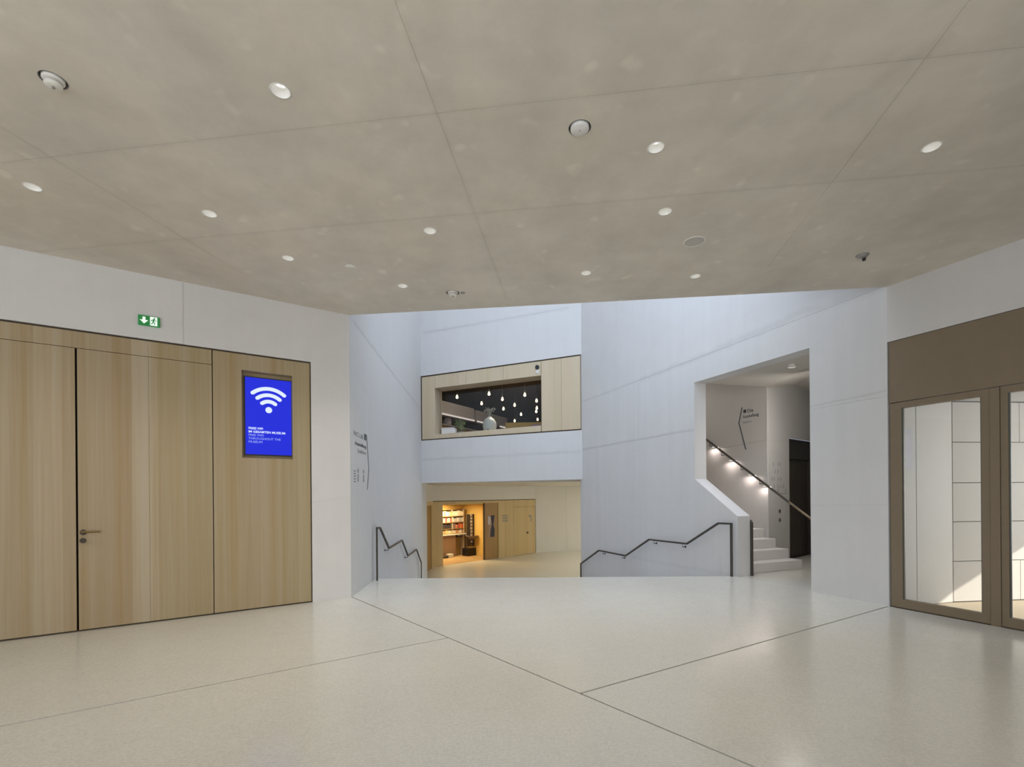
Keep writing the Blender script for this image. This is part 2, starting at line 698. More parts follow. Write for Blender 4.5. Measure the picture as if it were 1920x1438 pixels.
R_DL = 0.062
holes = [circ(*on_ceil(*p), R_DL) for p in lights_px]
det_px = {'smoke_a': (100, 150, 0.072), 'round_disc': (1087, 240, 0.080), 'smoke_b': (849, 549, 0.085)}
for k, (x, y, r) in det_px.items():
    holes.append(circ(*on_ceil(x, y), r))
cl = [(A_far.x, -A_far.y), (P_A1.x, -P_A1.y), (P_H0.x, -P_H0.y), (H_far.x, -H_far.y)]
c_ = lambda x, y: (lambda p: (p[0], -p[1]))(on_ceil(x, y))
cj = [(c_(0, 305), c_(1920, 88)), (c_(0, 478), c_(1920, 310)), (c_(740, 0), c_(950, 560)),
      (c_(0, 237), c_(400, 480)), (c_(1810, 10), c_(1595, 295))]
cl_lines = [(a, b, 0.04, 0.05) for a, b in cj]
# soft stains along a few of the older formwork lines
cl_lines += [(c_(1480, 270), c_(1790, 60), 0.10, 0.06), (c_(1300, 300), c_(1560, 100), 0.09, 0.05)]
M_ceil = concrete('ceiling_concrete', (0.615, 0.58, 0.522), 0.25, 0.0, 0.16, cl_lines, 0.75, warm=0.10, bump=0.1)
ceil = link('ceiling', prism(cl, 0.10, 0.40), M_ceil, CEILF.M)
link('ceiling_slab', prism(cl, 0.0025, 0.10, holes), M_ceil, None, ceil)
tag(ceil, 'flat beige concrete ceiling of the foyer with faint formwork joints', 'ceiling', kind='structure')
for b in panels(cl, holes, cj, 0.0, 0.0025, 0.003):
    link('ceiling_panel', b, M_ceil, None, ceil)

# ------------------------------------------------------------------ left wall: concrete above and beside, timber doors
s0, LA = -9.0, A.L
zW = 0.5 * (A.px(0, 597)[1] + A.px(583, 679)[1])      # top of the timber
sW = A.px(584.5, 900)[0]                               # right end of the timber
sGap, sJ, sMid = A.px(144, 920)[0], A.px(400, 920)[0], A.px(281, 1000)[0]
zH = A.px(397, 684)[1]                                 # underside of the header
sConc = A.px(343.5, 560)[0]
M_wallA = concrete('wall_concrete_foyer', (0.645, 0.625, 0.60), 0.07, 0.03,
                   lines=[((sConc, zW), (sConc, CEIL), 0.02, 0.05), ((sW, 1.35), (LA, 1.42), 0.02, 0.04)], off=3)
outerA = [(s0, zW), (sW, zW), (sW, 0.0), (LA, 0.0), (LA, CEIL), (s0, CEIL)]
concrete_wall('wall_left', 'pale concrete wall over the timber doors', A, outerA, [], [((sConc, zW), (sConc, CEIL), lambda s, z: True)], M_wallA, 0.3)
backA = link('wall_left', boxbm(s0, sW + 0.02, 0.28, 0.32, 0, CEIL), M_wallA, A.M)
tag(backA, 'concrete behind the timber doors of the foyer', 'wall', kind='structure')

door = struct('door_1', 'tall light oak double door with header and fixed side panel in the foyer wall', A.M, 'door')
g = 0.006
y_w = 0.004
link('shadow_gap', boxbm(s0, sW - 0.002, 0.15, 0.16, 0.001, zW - 0.001), M_dark, None, door)
link('gap_shade_base', boxbm(s0, sW - 0.002, 0.007, 0.15, -0.01, 0.012), M_dark, None, door)  # dark strip standing in for the shade in the floor gap
link('gap_shade_top', boxbm(s0, sW - 0.002, 0.02, 0.15, zW - 0.02, zW - 0.001), M_dark, None, door)  # dark strips here and below paint the shaded top and end joints
link('gap_shade_end', boxbm(sW - 0.014, sW - 0.002, 0.02, 0.15, 0.012, zW - 0.02), M_dark, None, door)
ztop, zbot = zW - 0.022, 0.016
sWi = sW - 0.016
# header over the door leaves, in boards
hb = [s0, sGap - 1.2, A.px(60, 640)[0], sGap + 0.01, sMid, A.px(340, 660)[0], sJ - g]
for a, b in zip(hb, hb[1:]):
    link('header_board', boxbm(a + 0.0006, b - 0.0006, y_w, 0.05, zH + g, ztop), M_wood, None, door)
# leaves
leaf1 = link('door_leaf', boxbm(sGap - 1.30, sGap - 0.010, 0.012, 0.05, zbot, zH), M_wood, None, door)
link('veneer_sheet', boxbm(sGap - 1.30, sGap - 0.010, y_w, 0.012, zbot, zH), M_wood, None, leaf1)
leaf0 = link('door_leaf', boxbm(s0, sGap - 1.31, y_w, 0.05, zbot, zH), M_wood, None, door)
leaf2 = link('door_leaf', boxbm(sGap + 0.009, sJ - g, 0.012, 0.05, zbot, zH), M_wood, None, door)
link('veneer_sheet', boxbm(sGap + 0.009, sMid - 0.0012, y_w, 0.012, zbot, zH), M_wood, None, leaf2)
link('veneer_sheet', boxbm(sMid + 0.0012, sJ - g, y_w, 0.012, zbot, zH), M_wood, None, leaf2)
# lever handle and key rose
hs, hz = A.px(156, 998)
bm = bmesh.new()
cyl(bm, (hs, -0.006, hz), 0.029, 0.012, 'y', 20)
cyl(bm, (hs, -0.05, hz), 0.012, 0.046, 'y', 14)
hd = link('door_handle', bm, M_rose, None, leaf2)
tube_b = bmesh.new()
tube(tube_b, [(hs - 0.012, -0.055, hz + 0.006), (hs + 0.02, -0.056, hz + 0.006), (hs + 0.145, -0.056, hz + 0.006)], 0.011, 12)
lv = link('lever', tube_b, M_handle, None, leaf2)
ks, kz = A.px(155.5, 1013.5)
bm = bmesh.new()
cyl(bm, (ks, -0.006, kz), 0.028, 0.012, 'y', 20)
cyl(bm, (ks, -0.009, kz + 0.005), 0.008, 0.005, 'y', 10)
box(bm, ks - 0.004, ks + 0.004, -0.009, -0.005, kz - 0.014, kz)
link('key_rose', bm, M_rose, None, leaf2)
# fixed side panel with the recess of the screen
rs0, rz1 = A.px(453, 693)
rs1, rz0 = A.px(549.5, 861)
rz1 = A.px(453, 693)[1]
rz0 = A.px(453, 858)[1]
side_p = link('side_panel', prism([(sJ + 0.004, zbot), (sWi, zbot), (sWi, ztop), (sJ + 0.004, ztop)], y_w, 0.05,
                                  [[(rs0, rz0), (rs1, rz0), (rs1, rz1), (rs0, rz1)]]), M_wood, None, door)
bm = bmesh.new()
box(bm, rs0 - 0.02, rs0, 0.05, 0.13, rz0 - 0.02, rz1 + 0.02)
box(bm, rs1, rs1 + 0.02, 0.05, 0.13, rz0 - 0.02, rz1 + 0.02)
box(bm, rs0, rs1, 0.05, 0.13, rz0 - 0.02, rz0)
box(bm, rs0, rs1, 0.05, 0.13, rz1, rz1 + 0.02)
box(bm, rs0 - 0.02, rs1 + 0.02, 0.13, 0.14, rz0 - 0.02, rz1 + 0.02)
link('niche_lining', bm, M_wood, None, side_p)

# screen in the niche
scr_y = 0.075
q0, q1 = A.px(459.5, 706, scr_y), A.px(546.5, 850, scr_y)
sx0, sx1 = q0[0], q1[0]
sz1, sz0 = A.px(459.5, 706, scr_y)[1], A.px(459.5, 851, scr_y)[1]
scr = tag(empty('display_screen', A.M @ T((sx0 + sx1) / 2, scr_y, sz0)), 'upright blue screen with a white wireless symbol set in the oak panel', 'screen')
w2, hh = (sx1 - sx0) / 2, sz1 - sz0
link('housing', boxbm(-w2 - 0.012, w2 + 0.012, 0.004, 0.05, -0.012, hh + 0.012), M_black, None, scr)
M_blue = plain('screen_blue', (0.0, 0.0, 0.0), 0.6, spec=0.05, emit=(0.019, 0.028, 0.58), estr=1.0)
M_lum = lit('screen_white', (0.62, 0.70, 0.95), 1.0)
M_lum2 = lit('screen_pale', (0.30, 0.38, 0.80), 1.0)
link('display', boxbm(-w2, w2, 0.0, 0.004, 0.0, hh), M_blue, None, scr)


def arc_bm(cx, cz, r0, r1, a0, a1, n=18, y0=-0.001, y1=0.0005):
    pts = [(cx + r1 * math.sin(a0 + (a1 - a0) * i / n), cz + r1 * math.cos(a0 + (a1 - a0) * i / n)) for i in range(n + 1)]
    pts += [(cx + r0 * math.sin(a1 - (a1 - a0) * i / n), cz + r0 * math.cos(a1 - (a1 - a0) * i / n)) for i in range(n + 1)]
    return prism(pts, y0, y1)


icz = hh * 0.585
R = hh * 0.30
bms = []
for k in (0.40, 0.68, 0.96):
    bms.append(arc_bm(0.0, icz, R * (k - 0.085), R * (k + 0.075), -0.72, 0.72))
    for sg in (-1, 1):
        bm = bmesh.new()
        cyl(bm, (math.sin(0.72) * R * k * sg, -0.001, icz + math.cos(0.72) * R * k), R * 0.08, 0.0015, 'y', 12)
        bms.append(bm)
bm = bmesh.new()
cyl(bm, (0, -0.001, icz + R * 0.02), R * 0.135, 0.0015, 'y', 20)
bms.append(bm)
link('wireless_symbol', merge(bms), M_lum, None, scr)
lh = hh * 0.040
for i, (s_, bld) in enumerate((('FREIES WIFI', True), ('IM GESAMTEN MUSEUM', True), ('FREE WIFI', False), ('THROUGHOUT THE', False), ('MUSEUM', False))):
    tb = text_bm(s_, lh, -w2 * 0.88, hh * (0.325 - 0.044 * i), -0.001, bld)
    x1 = max(v.co.x for v in tb.verts)
    if s_ == 'IM GESAMTEN MUSEUM':
        kx = (w2 * 0.72 + w2 * 0.88) / (x1 + w2 * 0.88)
    for v in tb.verts:
        v.co.x = -w2 * 0.88 + (v.co.x + w2 * 0.88) * (kx if i > 0 else 0.84)
    link('lettering', tb, M_lum if bld else M_lum2, None, scr)

# exit sign over the door
e0, e1 = A.px(259, 591), A.px(300, 613)
ez1, ez0 = A.px(259, 590.5)[1], A.px(259, 609)[1]
ew, eh = e1[0] - e0[0], ez1 - ez0
ex = tag(empty('exit_sign', A.M @ T(e0[0], 0, ez0)), 'small green exit sign with white arrow and running figure over the oak door', 'sign')
M_green = plain('sign_green', (0.01, 0.16, 0.035), 0.4, emit=(0.01, 0.16, 0.03), estr=0.45)
M_signw = plain('sign_white', (0.75, 0.82, 0.77), 0.4, emit=(0.7, 0.8, 0.72), estr=0.55)
link('body', bevelled(0, ew, -0.03, 0.0, 0, eh), M_green, None, ex)
c0, cz = ew * 0.27, eh * 0.5
arrow = [(c0 - .018, cz + .052), (c0 + .018, cz + .052), (c0 + .018, cz + .005), (c0 + .052, cz + .005), (c0, cz - .052), (c0 - .052, cz + .005), (c0 - .018, cz + .005)]
k = eh / 0.15
arrow = [(c0 + (a - c0) * k, cz + (b - cz) * k) for a, b in arrow]
link('arrow', prism(arrow, -0.032, -0.030), M_signw, None, ex)
link('white_field', boxbm(ew * 0.545, ew * 0.88, -0.032, -0.030, eh * 0.06, eh * 0.94), M_signw, None, ex)
fx = ew * 0.70
bm = bmesh.new()
cyl(bm, (fx + .012 * k, -0.034, eh * 0.78), 0.011 * k, 0.002, 'y', 10)
for p, r_ in (([(fx + .008 * k, eh * .70), (fx - .004 * k, eh * .45)], .010), ([(fx - .004 * k, eh * .45), (fx + .018 * k, eh * .32), (fx + .012 * k, eh * .14)], .006),
              ([(fx - .004 * k, eh * .45), (fx - .012 * k, eh * .28), (fx - .032 * k, eh * .22)], .006), ([(fx + .006 * k, eh * .68), (fx - .022 * k, eh * .60), (fx - .026 * k, eh * .48)], .005),
              ([(fx + .006 * k, eh * .66), (fx + .026 * k, eh * .55), (fx + .036 * k, eh * .62)], .005)):
    tube(bm, [(a, -0.033, b) for a, b in p], r_ * k, 6)
link('running_figure', bm, M_green, None, ex)

# ------------------------------------------------------------------ stairwell: wall B (left), C (back), D (right)
bl = lambda x, y: B.px(x, y)
LB = B.L
jB = [(bl(664, 605), bl(740, 705)), (bl(740, 705), bl(790, 768))]
jB_lines = [(bl(664, 605), bl(738, 703), 0.06, 0.09), (bl(738, 703), bl(790, 768), 0.06, 0.07), (bl(668, 700), bl(690, 740), 0.05, 0.03)]
M_wallB = concrete('wall_concrete_stair', CW, 0.045, 0.035, lines=jB_lines, off=11)
outerB = [(0, LOW - 0.2), (LB + 1.2, LOW - 0.2), (LB + 1.2, TOP), (0, TOP)]
concrete_wall('wall_left', 'pale concrete wall beside the descending stairs, lit by daylight', B, outerB, [], [jB[0]], M_wallB, 0.28)

# wall D with the opening to the upper stairs
dl = lambda x, y: D.px(x, y)
LD = D.L
oR, oTop = dl(1517.5, 651)
oL = dl(1302, 800)[0]
oTop = 0.5 * (oTop + dl(1302, 718)[1])
oMid = dl(1302, 898)[1]
oP, oPz = dl(1383, 968)
hole = [(oR, 0.0), (oR, oTop), (oL, oTop), (oL, oMid), (oP, oPz), (oP, 0.0)]
jD = [(dl(1092, 754), dl(1660, 536)), (dl(1092, 843), dl(1302, 806)), (dl(1519, 762), dl(1662, 733)), (dl(1519, 945), dl(1664, 945))]
above1 = lambda s, z: z > (jD[0][0][1] + (s - jD[0][0][0]) * (jD[0][1][1] - jD[0][0][1]) / (jD[0][1][0] - jD[0][0][0]))
jd_sets = [(jD[0][0], jD[0][1]), (jD[1][0], jD[1][1], lambda s, z: not above1(s, z))]
lnD = [(dl(1092, 752), dl(1200, 712), 0.05, 0.06), (dl(1200, 712), dl(1360, 650), 0.09, 0.09), (dl(1360, 650), dl(1500, 588), 0.10, 0.09), (dl(1500, 588), dl(1660, 536), 0.10, 0.08),
       (dl(1092, 843), dl(1200, 823), 0.05, 0.09), (dl(1200, 823), dl(1302, 805), 0.05, 0.09), (dl(1197, 716), dl(1197, 822), 0.05, 0.05),
       (dl(1519, 762), dl(1662, 733), 0.025, 0.12), (dl(1519, 948), dl(1664, 946), 0.012, 0.07), (dl(1185, 1045), dl(1370, 1078), 0.06, 0.05), (dl(1351, 1040), dl(1351, 1079), 0.03, 0.05)]
M_wallD = concrete('wall_concrete_right', CW, 0.05, 0.04, lines=lnD, off=23)
outerD = [(0, LOW - 0.2), (LD, LOW - 0.2), (LD, TOP), (0, TOP)]
concrete_wall('wall_right', 'tall pale concrete wall with the opening to the upper stairs', D, outerD, [hole], jd_sets, M_wallD, 0.28)

# wall C: above the cafe window and the band below it
cp = lambda x, y: C.px(x, y)
LC = C.L
wTL, wTR, wBR, wBL = cp(791, 705.3), cp(1090.3, 664), cp(1090.3, 806.3), cp(791, 826.2)
wTL, wBL = (-0.02, wTL[1]), (-0.02, wBL[1])
sl = lambda p, q_, s: p[1] + (q_[1] - p[1]) * (s - p[0]) / (q_[0] - p[0])
bTL, bTR = cp(795, 905.5), cp(1090, 898.5)
M_wallC = concrete('wall_concrete_back', CW, 0.045, 0.035, lines=[(cp(793, 625), cp(1066, 577), 0.09, 0.07), (cp(793, 862), cp(1090, 846.5), 0.07, 0.07)], off=31)
x0c, x1c = -0.1, LC + 0.1
upper = [(x0c, sl(wTL, wTR, x0c)), (x1c, sl(wTL, wTR, x1c)), (x1c, TOP), (x0c, TOP)]
lower = [(x0c, sl(bTL, bTR, x0c)), (x1c, sl(bTL, bTR, x1c)), (x1c, sl(wBL, wBR, x1c)), (x0c, sl(wBL, wBR, x0c))]
concrete_wall('wall_back', 'concrete wall over the timber cafe window', C, upper, [], [(cp(793, 625), cp(1066, 577))], M_wallC, 0.54)
concrete_wall('wall_back', 'concrete band under the timber cafe window', C, lower, [], [(cp(793, 862), cp(1090, 846.5))], M_wallC, 0.6)
# front of the well above the foyer ceiling, and its glazed roof rim
fw = Frame((P_H0.x, P_H0.y), (P_A1.x, P_A1.y))
tag(link('wall_right', boxbm(6.0, 6.3, -3.0, 6.4, CEIL + 0.42, TOP), M_wallC), 'unseen concrete slab added over the foyer to block the sun', 'wall', kind='structure')  # added only to keep sun out of the stairwell opening
tag(link('wall_front', prism([(0, CEIL), (fw.L, CEIL), (fw.L, TOP), (0, TOP)], 0.0, 0.25, [[(2.0, 5.2), (4.8, 5.2), (4.8, 9.4), (2.0, 9.4)]]), M_wallC, fw.M), 'concrete wall of the stairwell above the foyer ceiling', 'wall', kind='structure')  # hole added in this unseen wall for the stairwell fill light

# ------------------------------------------------------------------ timber cafe window in wall C
gp = 0.035
y_c = 0.012
i_TL, i_TR, i_BR, i_BL = cp(815, 727.5), cp(1014.5, 703.5), cp(1014.5, 797.5), cp(815, 814.5)
win = struct('window_1', 'timber-clad window of the upper cafe with a deep oak reveal', C.M, 'window')
oTL, oTRr, oBRr, oBL = (wTL[0] + 0.05, sl(wTL, wTR, wTL[0]) - gp), (wTR[0] - gp, wTR[1] - gp), (wBR[0] - gp, wBR[1] + gp), (wBL[0] + 0.05, wBL[1] + gp)
link('shadow_gap', prism([wTL, wTR, wBR, wBL], 0.03, 0.04, [[i_TL, i_TR, i_BR, i_BL]]), M_dark, None, win)
zt = lambda s: sl(oTL, oTRr, s)
zb = lambda s: sl(oBL, oBRr, s)
zi = lambda s: sl(i_TL, i_TR, s)
zj = lambda s: sl(i_BL, i_BR, s)
link('side_panel', prism([(oTL[0], zb(oTL[0])), (i_TL[0], zb(i_TL[0])), (i_TL[0], zt(i_TL[0])), (oTL[0], zt(oTL[0]))], y_c, 0.03), M_wood_pale, None, win)
cuts = [i_TL[0] + 0.004, cp(860, 720)[0], cp(873, 720)[0], cp(943, 710)[0], i_TR[0] - 0.004]
for a, b in zip(cuts, cuts[1:]):
    a, b = a + 0.003, b - 0.003
    link('head_board', prism([(a, zi(a)), (b, zi(b)), (b, zt(b)), (a, zt(a))], y_c, 0.03), M_wood_pale, None, win)
a, b = i_BL[0] + 0.004, i_BR[0] - 0.004
link('sill_board', prism([(a, zb(a)), (b, zb(b)), (b, zj(b)), (a, zj(a))], y_c, 0.03), M_wood_pale, None, win)
rb = [i_TR[0], cp(1052, 700)[0], oTRr[0]]
for a, b in zip(rb, rb[1:]):
    a, b = a + 0.003, b - 0.001
    link('side_panel', prism([(a, zb(a)), (b, zb(b)), (b, zt(b)), (a, zt(a))], y_c, 0.03), M_wood_pale, None, win)
dep = 0.55
link('reveal', prism([(i_TL[0] - .05, i_TL[1] + .05), (i_TR[0] + .05, i_TR[1] + .05), (i_BR[0] + .05, i_BR[1] - .05), (i_BL[0] - .05, i_BL[1] - .05)], 0.04, dep,
                     [[i_TL, i_TR, i_BR, i_BL]]), M_wood_pale, None, win)
link('pane', prism([i_TL, i_TR, i_BR, i_BL], dep - 0.03, dep - 0.02), M_glass, None, win)

sd = cp(1007.5, 688.5)
sn = tag(empty('motion_sensor', C.M @ T(sd[0], y_c, sd[1])), 'small black sensor on a white plate in the timber over the cafe window', 'sensor')
bm = bmesh.new()
cyl(bm, (0, -0.05, 0), 0.055, 0.05, 'y', 14)
link('housing', bm, M_black, None, sn)
link('plate', bevelled(-0.05, 0.05, -0.012, 0.0, -0.16, -0.07), M_white, None, sn)

# ------------------------------------------------------------------ upper cafe behind the window
CF, CC = 3.05, 5.75
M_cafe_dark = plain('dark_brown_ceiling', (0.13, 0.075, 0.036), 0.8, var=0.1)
M_cafe_grey = plain('mauve_grey_plaster', (0.30, 0.27, 0.27), 0.8, var=0.1)
cx0, cx1, cy0, cy1 = -6.0, 6.5, 13.8, 29.0
c0_, c1_, cd0, cd1 = -3.5, 8.5, 0.545, 15.5
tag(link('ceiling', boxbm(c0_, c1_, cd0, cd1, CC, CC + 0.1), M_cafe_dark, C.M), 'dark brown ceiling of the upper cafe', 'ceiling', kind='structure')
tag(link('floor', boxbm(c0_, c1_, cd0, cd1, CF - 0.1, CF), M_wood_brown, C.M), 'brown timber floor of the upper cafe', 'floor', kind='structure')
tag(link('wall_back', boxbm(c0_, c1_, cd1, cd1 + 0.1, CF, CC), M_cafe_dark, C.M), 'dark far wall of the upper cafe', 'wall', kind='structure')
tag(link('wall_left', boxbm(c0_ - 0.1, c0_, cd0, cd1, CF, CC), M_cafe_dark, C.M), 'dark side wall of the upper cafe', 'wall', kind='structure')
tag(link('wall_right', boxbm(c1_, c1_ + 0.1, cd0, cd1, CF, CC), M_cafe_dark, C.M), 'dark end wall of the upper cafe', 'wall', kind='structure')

bulbs_px = [(857, 745), (903, 757), (917, 739), (942, 749), (944, 767), (965, 760), (965, 789.5), (977, 777.5), (984, 741), (1006, 752), (1006.5, 765.5), (1005.5, 772), (1008, 787)]
M_bulb = lit('warm_bulb', (1.0, 0.74, 0.42), 4.5)
ordn = ['first', 'second', 'third', 'fourth', 'fifth', 'sixth', 'seventh', 'eighth', 'ninth', 'tenth', 'eleventh', 'twelfth', 'thirteenth']
proto = None
ZB = 4.9
for i, (bx, by) in enumerate(bulbs_px):
    p = at_z(bx, by, ZB)
    if proto is None:
        proto = empty('pendant_lamp', T(p.x, p.y, ZB))
        bm = bmesh.new()
        lathe(bm, [(0, -0.05), (0.028, -0.04), (0.045, -0.012), (0.042, 0.015), (0.026, 0.06), (0.022, 0.09), (0, 0.095)], seg=12)
        link('bulb', bm, M_bulb, None, proto, True)
        bm = bmesh.new()
        cyl(bm, (0, 0, 0.085), 0.026, 0.07, 'z', 10)
        link('socket', bm, M_black, None, proto)
        bm = bmesh.new()
        cyl(bm, (0, 0, 0.15), 0.006, CC - ZB - 0.15, 'z', 6)
        link('cord', bm, M_black, None, proto)
        o = proto
    else:
        o = copy_tree(proto, T(p.x, p.y, ZB))
    tag(o, 'glowing pendant bulb in the dark cafe, %s counted from the left' % ordn[i], 'lamp', 'pendant bulbs of the upper cafe')

# grey hood over the bar with a light strip
hp, hq = at_z(826, 775, 4.25), at_z(948, 802, 4.25)
HB = Frame(hp.xy, hq.xy)
hood = tag(empty('bar_hood', HB.M @ T(0, 0, 4.25)), 'long mauve-grey bar hood with a bright strip under it, seen through the cafe window', 'hood')
cut = HB.px(889, 780)[0]
link('hood_panel', boxbm(-1.0, cut, 0.0, 0.5, 0.03, 0.46), M_cafe_grey, None, hood)
link('hood_panel', boxbm(cut + 0.12, HB.L + 0.15, 0.0, 0.5, 0.03, 0.43), M_cafe_grey, None, hood)
M_strip = lit('bar_strip', (0.72, 0.60, 0.55), 0.75)
link('light_strip', boxbm(-1.0, cut + 0.02, -0.02, 0.02, -0.02, 0.03), M_strip, None, hood)
link('light_strip', boxbm(cut + 0.2, HB.L - 0.75, -0.02, 0.02, -0.02, 0.03), M_strip, None, hood)
link('light_strip', boxbm(HB.L - 0.45, HB.L + 0.05, -0.02, 0.02, -0.02, 0.03), M_strip, None, hood)
bb = tag(empty('back_bar', HB.M @ T(0, 0, CF)), 'dark back bar cabinet under the grey hood of the cafe', 'cabinet')
link('cabinet', boxbm(-1.0, HB.L, 0.2, 0.6, 0.0, 0.86), M_cafe_dark, None, bb)
link('counter_top', boxbm(-1.02, HB.L + 0.02, 0.16, 0.62, 0.86, 0.90), M_grey, None, bb)
for k in range(3):
    bm = bmesh.new()
    lathe(bm, [(0, 0), (0.14, 0), (0.14, 0.2), (0.10, 0.3), (0, 0.3)], seg=12)
    s_ = 0.15 + 0.75 * k
    o = link('coffee_urn', bm, M_cafe_grey, HB.M @ T(s_, 0.38, CF + 0.9), None, True)
    tag(o, 'dull grey urn on the back bar of the cafe, %s from the plant' % ('nearest', 'second', 'third')[k], 'urn', 'urns on the back bar')

# things standing inside the cafe window: white box, plant, white vase with flowers
zs = lambda s: zj(s)
tb = tag(empty('cafe_counter', C.M @ T(0, 0, 3.05)), 'timber counter along the inside of the cafe window', 'counter')
link('counter_top', boxbm(i_BL[0] - 0.2, i_BR[0] + 0.2, dep + 0.02, dep + 0.75, 0.08, 0.12), M_wood_pale, None, tb)
for xx in (i_BL[0], i_BR[0] - 0.1):
    link('support', boxbm(xx, xx + 0.08, dep + 0.1, dep + 0.7, 0.0, 0.08), M_wood_pale, None, tb)
ZT = 3.05 + 0.12


def c_at(px, d):
    return C.px(px, 800, d)[0]


def zc(px, py, d):
    return C.px(px, py, d)[1]


def hx(px0, px1, d):
    return C.px(px0, 800, d)[0], C.px(px1, 800, d)[0]


a, b = hx(829, 855, 0.4)
zz1, zz0 = zc(842, 803.5, 0.4), zj(a)
wb = tag(empty('white_box', C.M @ T((a + b) / 2, 0.32, zz0)), 'low white box on the sill of the cafe window', 'box')
link('box_body', bevelled(-(b - a) / 2, (b - a) / 2, 0, 0.16, 0, zz1 - zz0, w=0.012), M_white, None, wb)
link('box_lid', bevelled(-(b - a) / 2 - 0.005, (b - a) / 2 - 0.05, -0.004, 0.164, zz1 - zz0, zz1 - zz0 + 0.02, w=0.006), M_white, None, wb)

M_leaf = plain('leaf_green', (0.13, 0.20, 0.05), 0.6, var=0.2)
M_twig = plain('dry_flower', (0.36, 0.34, 0.30), 0.8)
dd = dep + 0.35


def leaf_cloud(n, r, h, seed, size):
    rnd = random.Random(seed)
    bm = bmesh.new()
    for i in range(n):
        a_ = rnd.uniform(0, 2 * math.pi)
        rr = r * math.sqrt(rnd.random())
        z = h * rnd.random()
        c = Vector((rr * math.cos(a_), rr * math.sin(a_), z))
        u = Vector((rnd.uniform(-1, 1), rnd.uniform(-1, 1), rnd.uniform(-0.3, 1))).normalized()
        v = u.cross(Vector((rnd.uniform(-1, 1), rnd.uniform(-1, 1), rnd.uniform(-1, 1)))).normalized()
        L_ = size * rnd.uniform(0.7, 1.3)
        pts = [c - u * L_, c + v * L_ * .4, c + u * L_, c - v * L_ * .4]
        bm.faces.new([bm.verts.new(p_) for p_ in pts])
    return bm


ps = c_at(863, dd)
pl = tag(empty('potted_plant', C.M @ T(ps, dd, ZT)), 'small green potted plant beside the white box in the cafe window', 'plant')
zp = zc(863, 786, dd) - ZT
bm = bmesh.new()
lathe(bm, [(0, 0), (0.09, 0), (0.115, zp * 0.35), (0.10, zp * 0.35), (0, zp * 0.33)], seg=14)
link('pot', bm, M_cafe_grey, None, pl)
lf = link('foliage', leaf_cloud(70, 0.17, zp * 0.6, 3, 0.06), M_leaf, T(0, 0, zp * 0.38), pl)
lf['kind'] = 'stuff'

vs_ = c_at(918, dd)
hv = zc(918, 783, dd) - ZT
va = tag(empty('flower_vase', C.M @ T(vs_, dd, ZT)), 'large white domed vase with dried flowers in the cafe window', 'vase')
bm = bmesh.new()
wv = 0.5 * (c_at(930.5, dd) - c_at(905.5, dd))
lathe(bm, [(wv * .82, 0), (wv * .86, hv * .35), (wv, hv * .5), (wv * .95, hv * .75), (wv * .65, hv * .93), (wv * .3, hv), (wv * .28, hv * 1.04), (0, hv * 1.04)], seg=24)
link('vase_body', bm, M_white, None, va, True)
link('vase_niche', boxbm(-0.03, 0.03, -wv * 0.9, -wv * 0.78, 0.02, hv * 0.38), M_grey, None, va)
bm = bmesh.new()
rnd = random.Random(5)
for i in range(12):
    a_ = rnd.uniform(0, 6.28)
    tube(bm, [(0, 0, hv), (0.05 * math.cos(a_), 0.05 * math.sin(a_), hv + 0.12), (0.15 * math.cos(a_) * rnd.random(), 0.15 * math.sin(a_), hv + 0.26)], 0.005, 4)
st = link('stems', bm, M_twig, None, va)
lf = link('flower_heads', leaf_cloud(60, 0.17, 0.12, 9, 0.035), M_twig, T(0, 0, hv + 0.18), va)
lf['kind'] = 'stuff'

# olive sideboard and violet cushion in the far corner
a_, b_ = at_z(962, 796, 3.95), at_z(1014, 795, 3.95)
SB = Frame(a_.xy, b_.xy)
so = tag(empty('cafe_bench', SB.M @ T(0, 0, CF)), 'olive upholstered bench along the far cafe wall', 'bench')
M_olive = plain('olive_fabric', (0.16, 0.115, 0.03), 0.8, emit=None, var=0.2)
link('seat', boxbm(-0.3, SB.L + 0.3, -0.3, 0.3, 0.0, 0.45), M_olive, None, so)
link('backrest', boxbm(-0.3, SB.L + 0.3, 0.2, 0.32, 0.45, 1.0), M_olive, None, so)
M_violet = plain('violet_fabric', (0.10, 0.05, 0.22), 0.8)
cu = link('cushion', bevelled(-0.2, 0.2, -0.08, 0.08, 0, 0.42, w=0.05), M_violet, SB.M @ T(SB.L - 0.15, 0.08, CF + 0.46))
tag(cu, 'violet cushion leaning at the end of the olive cafe bench', 'cushion')

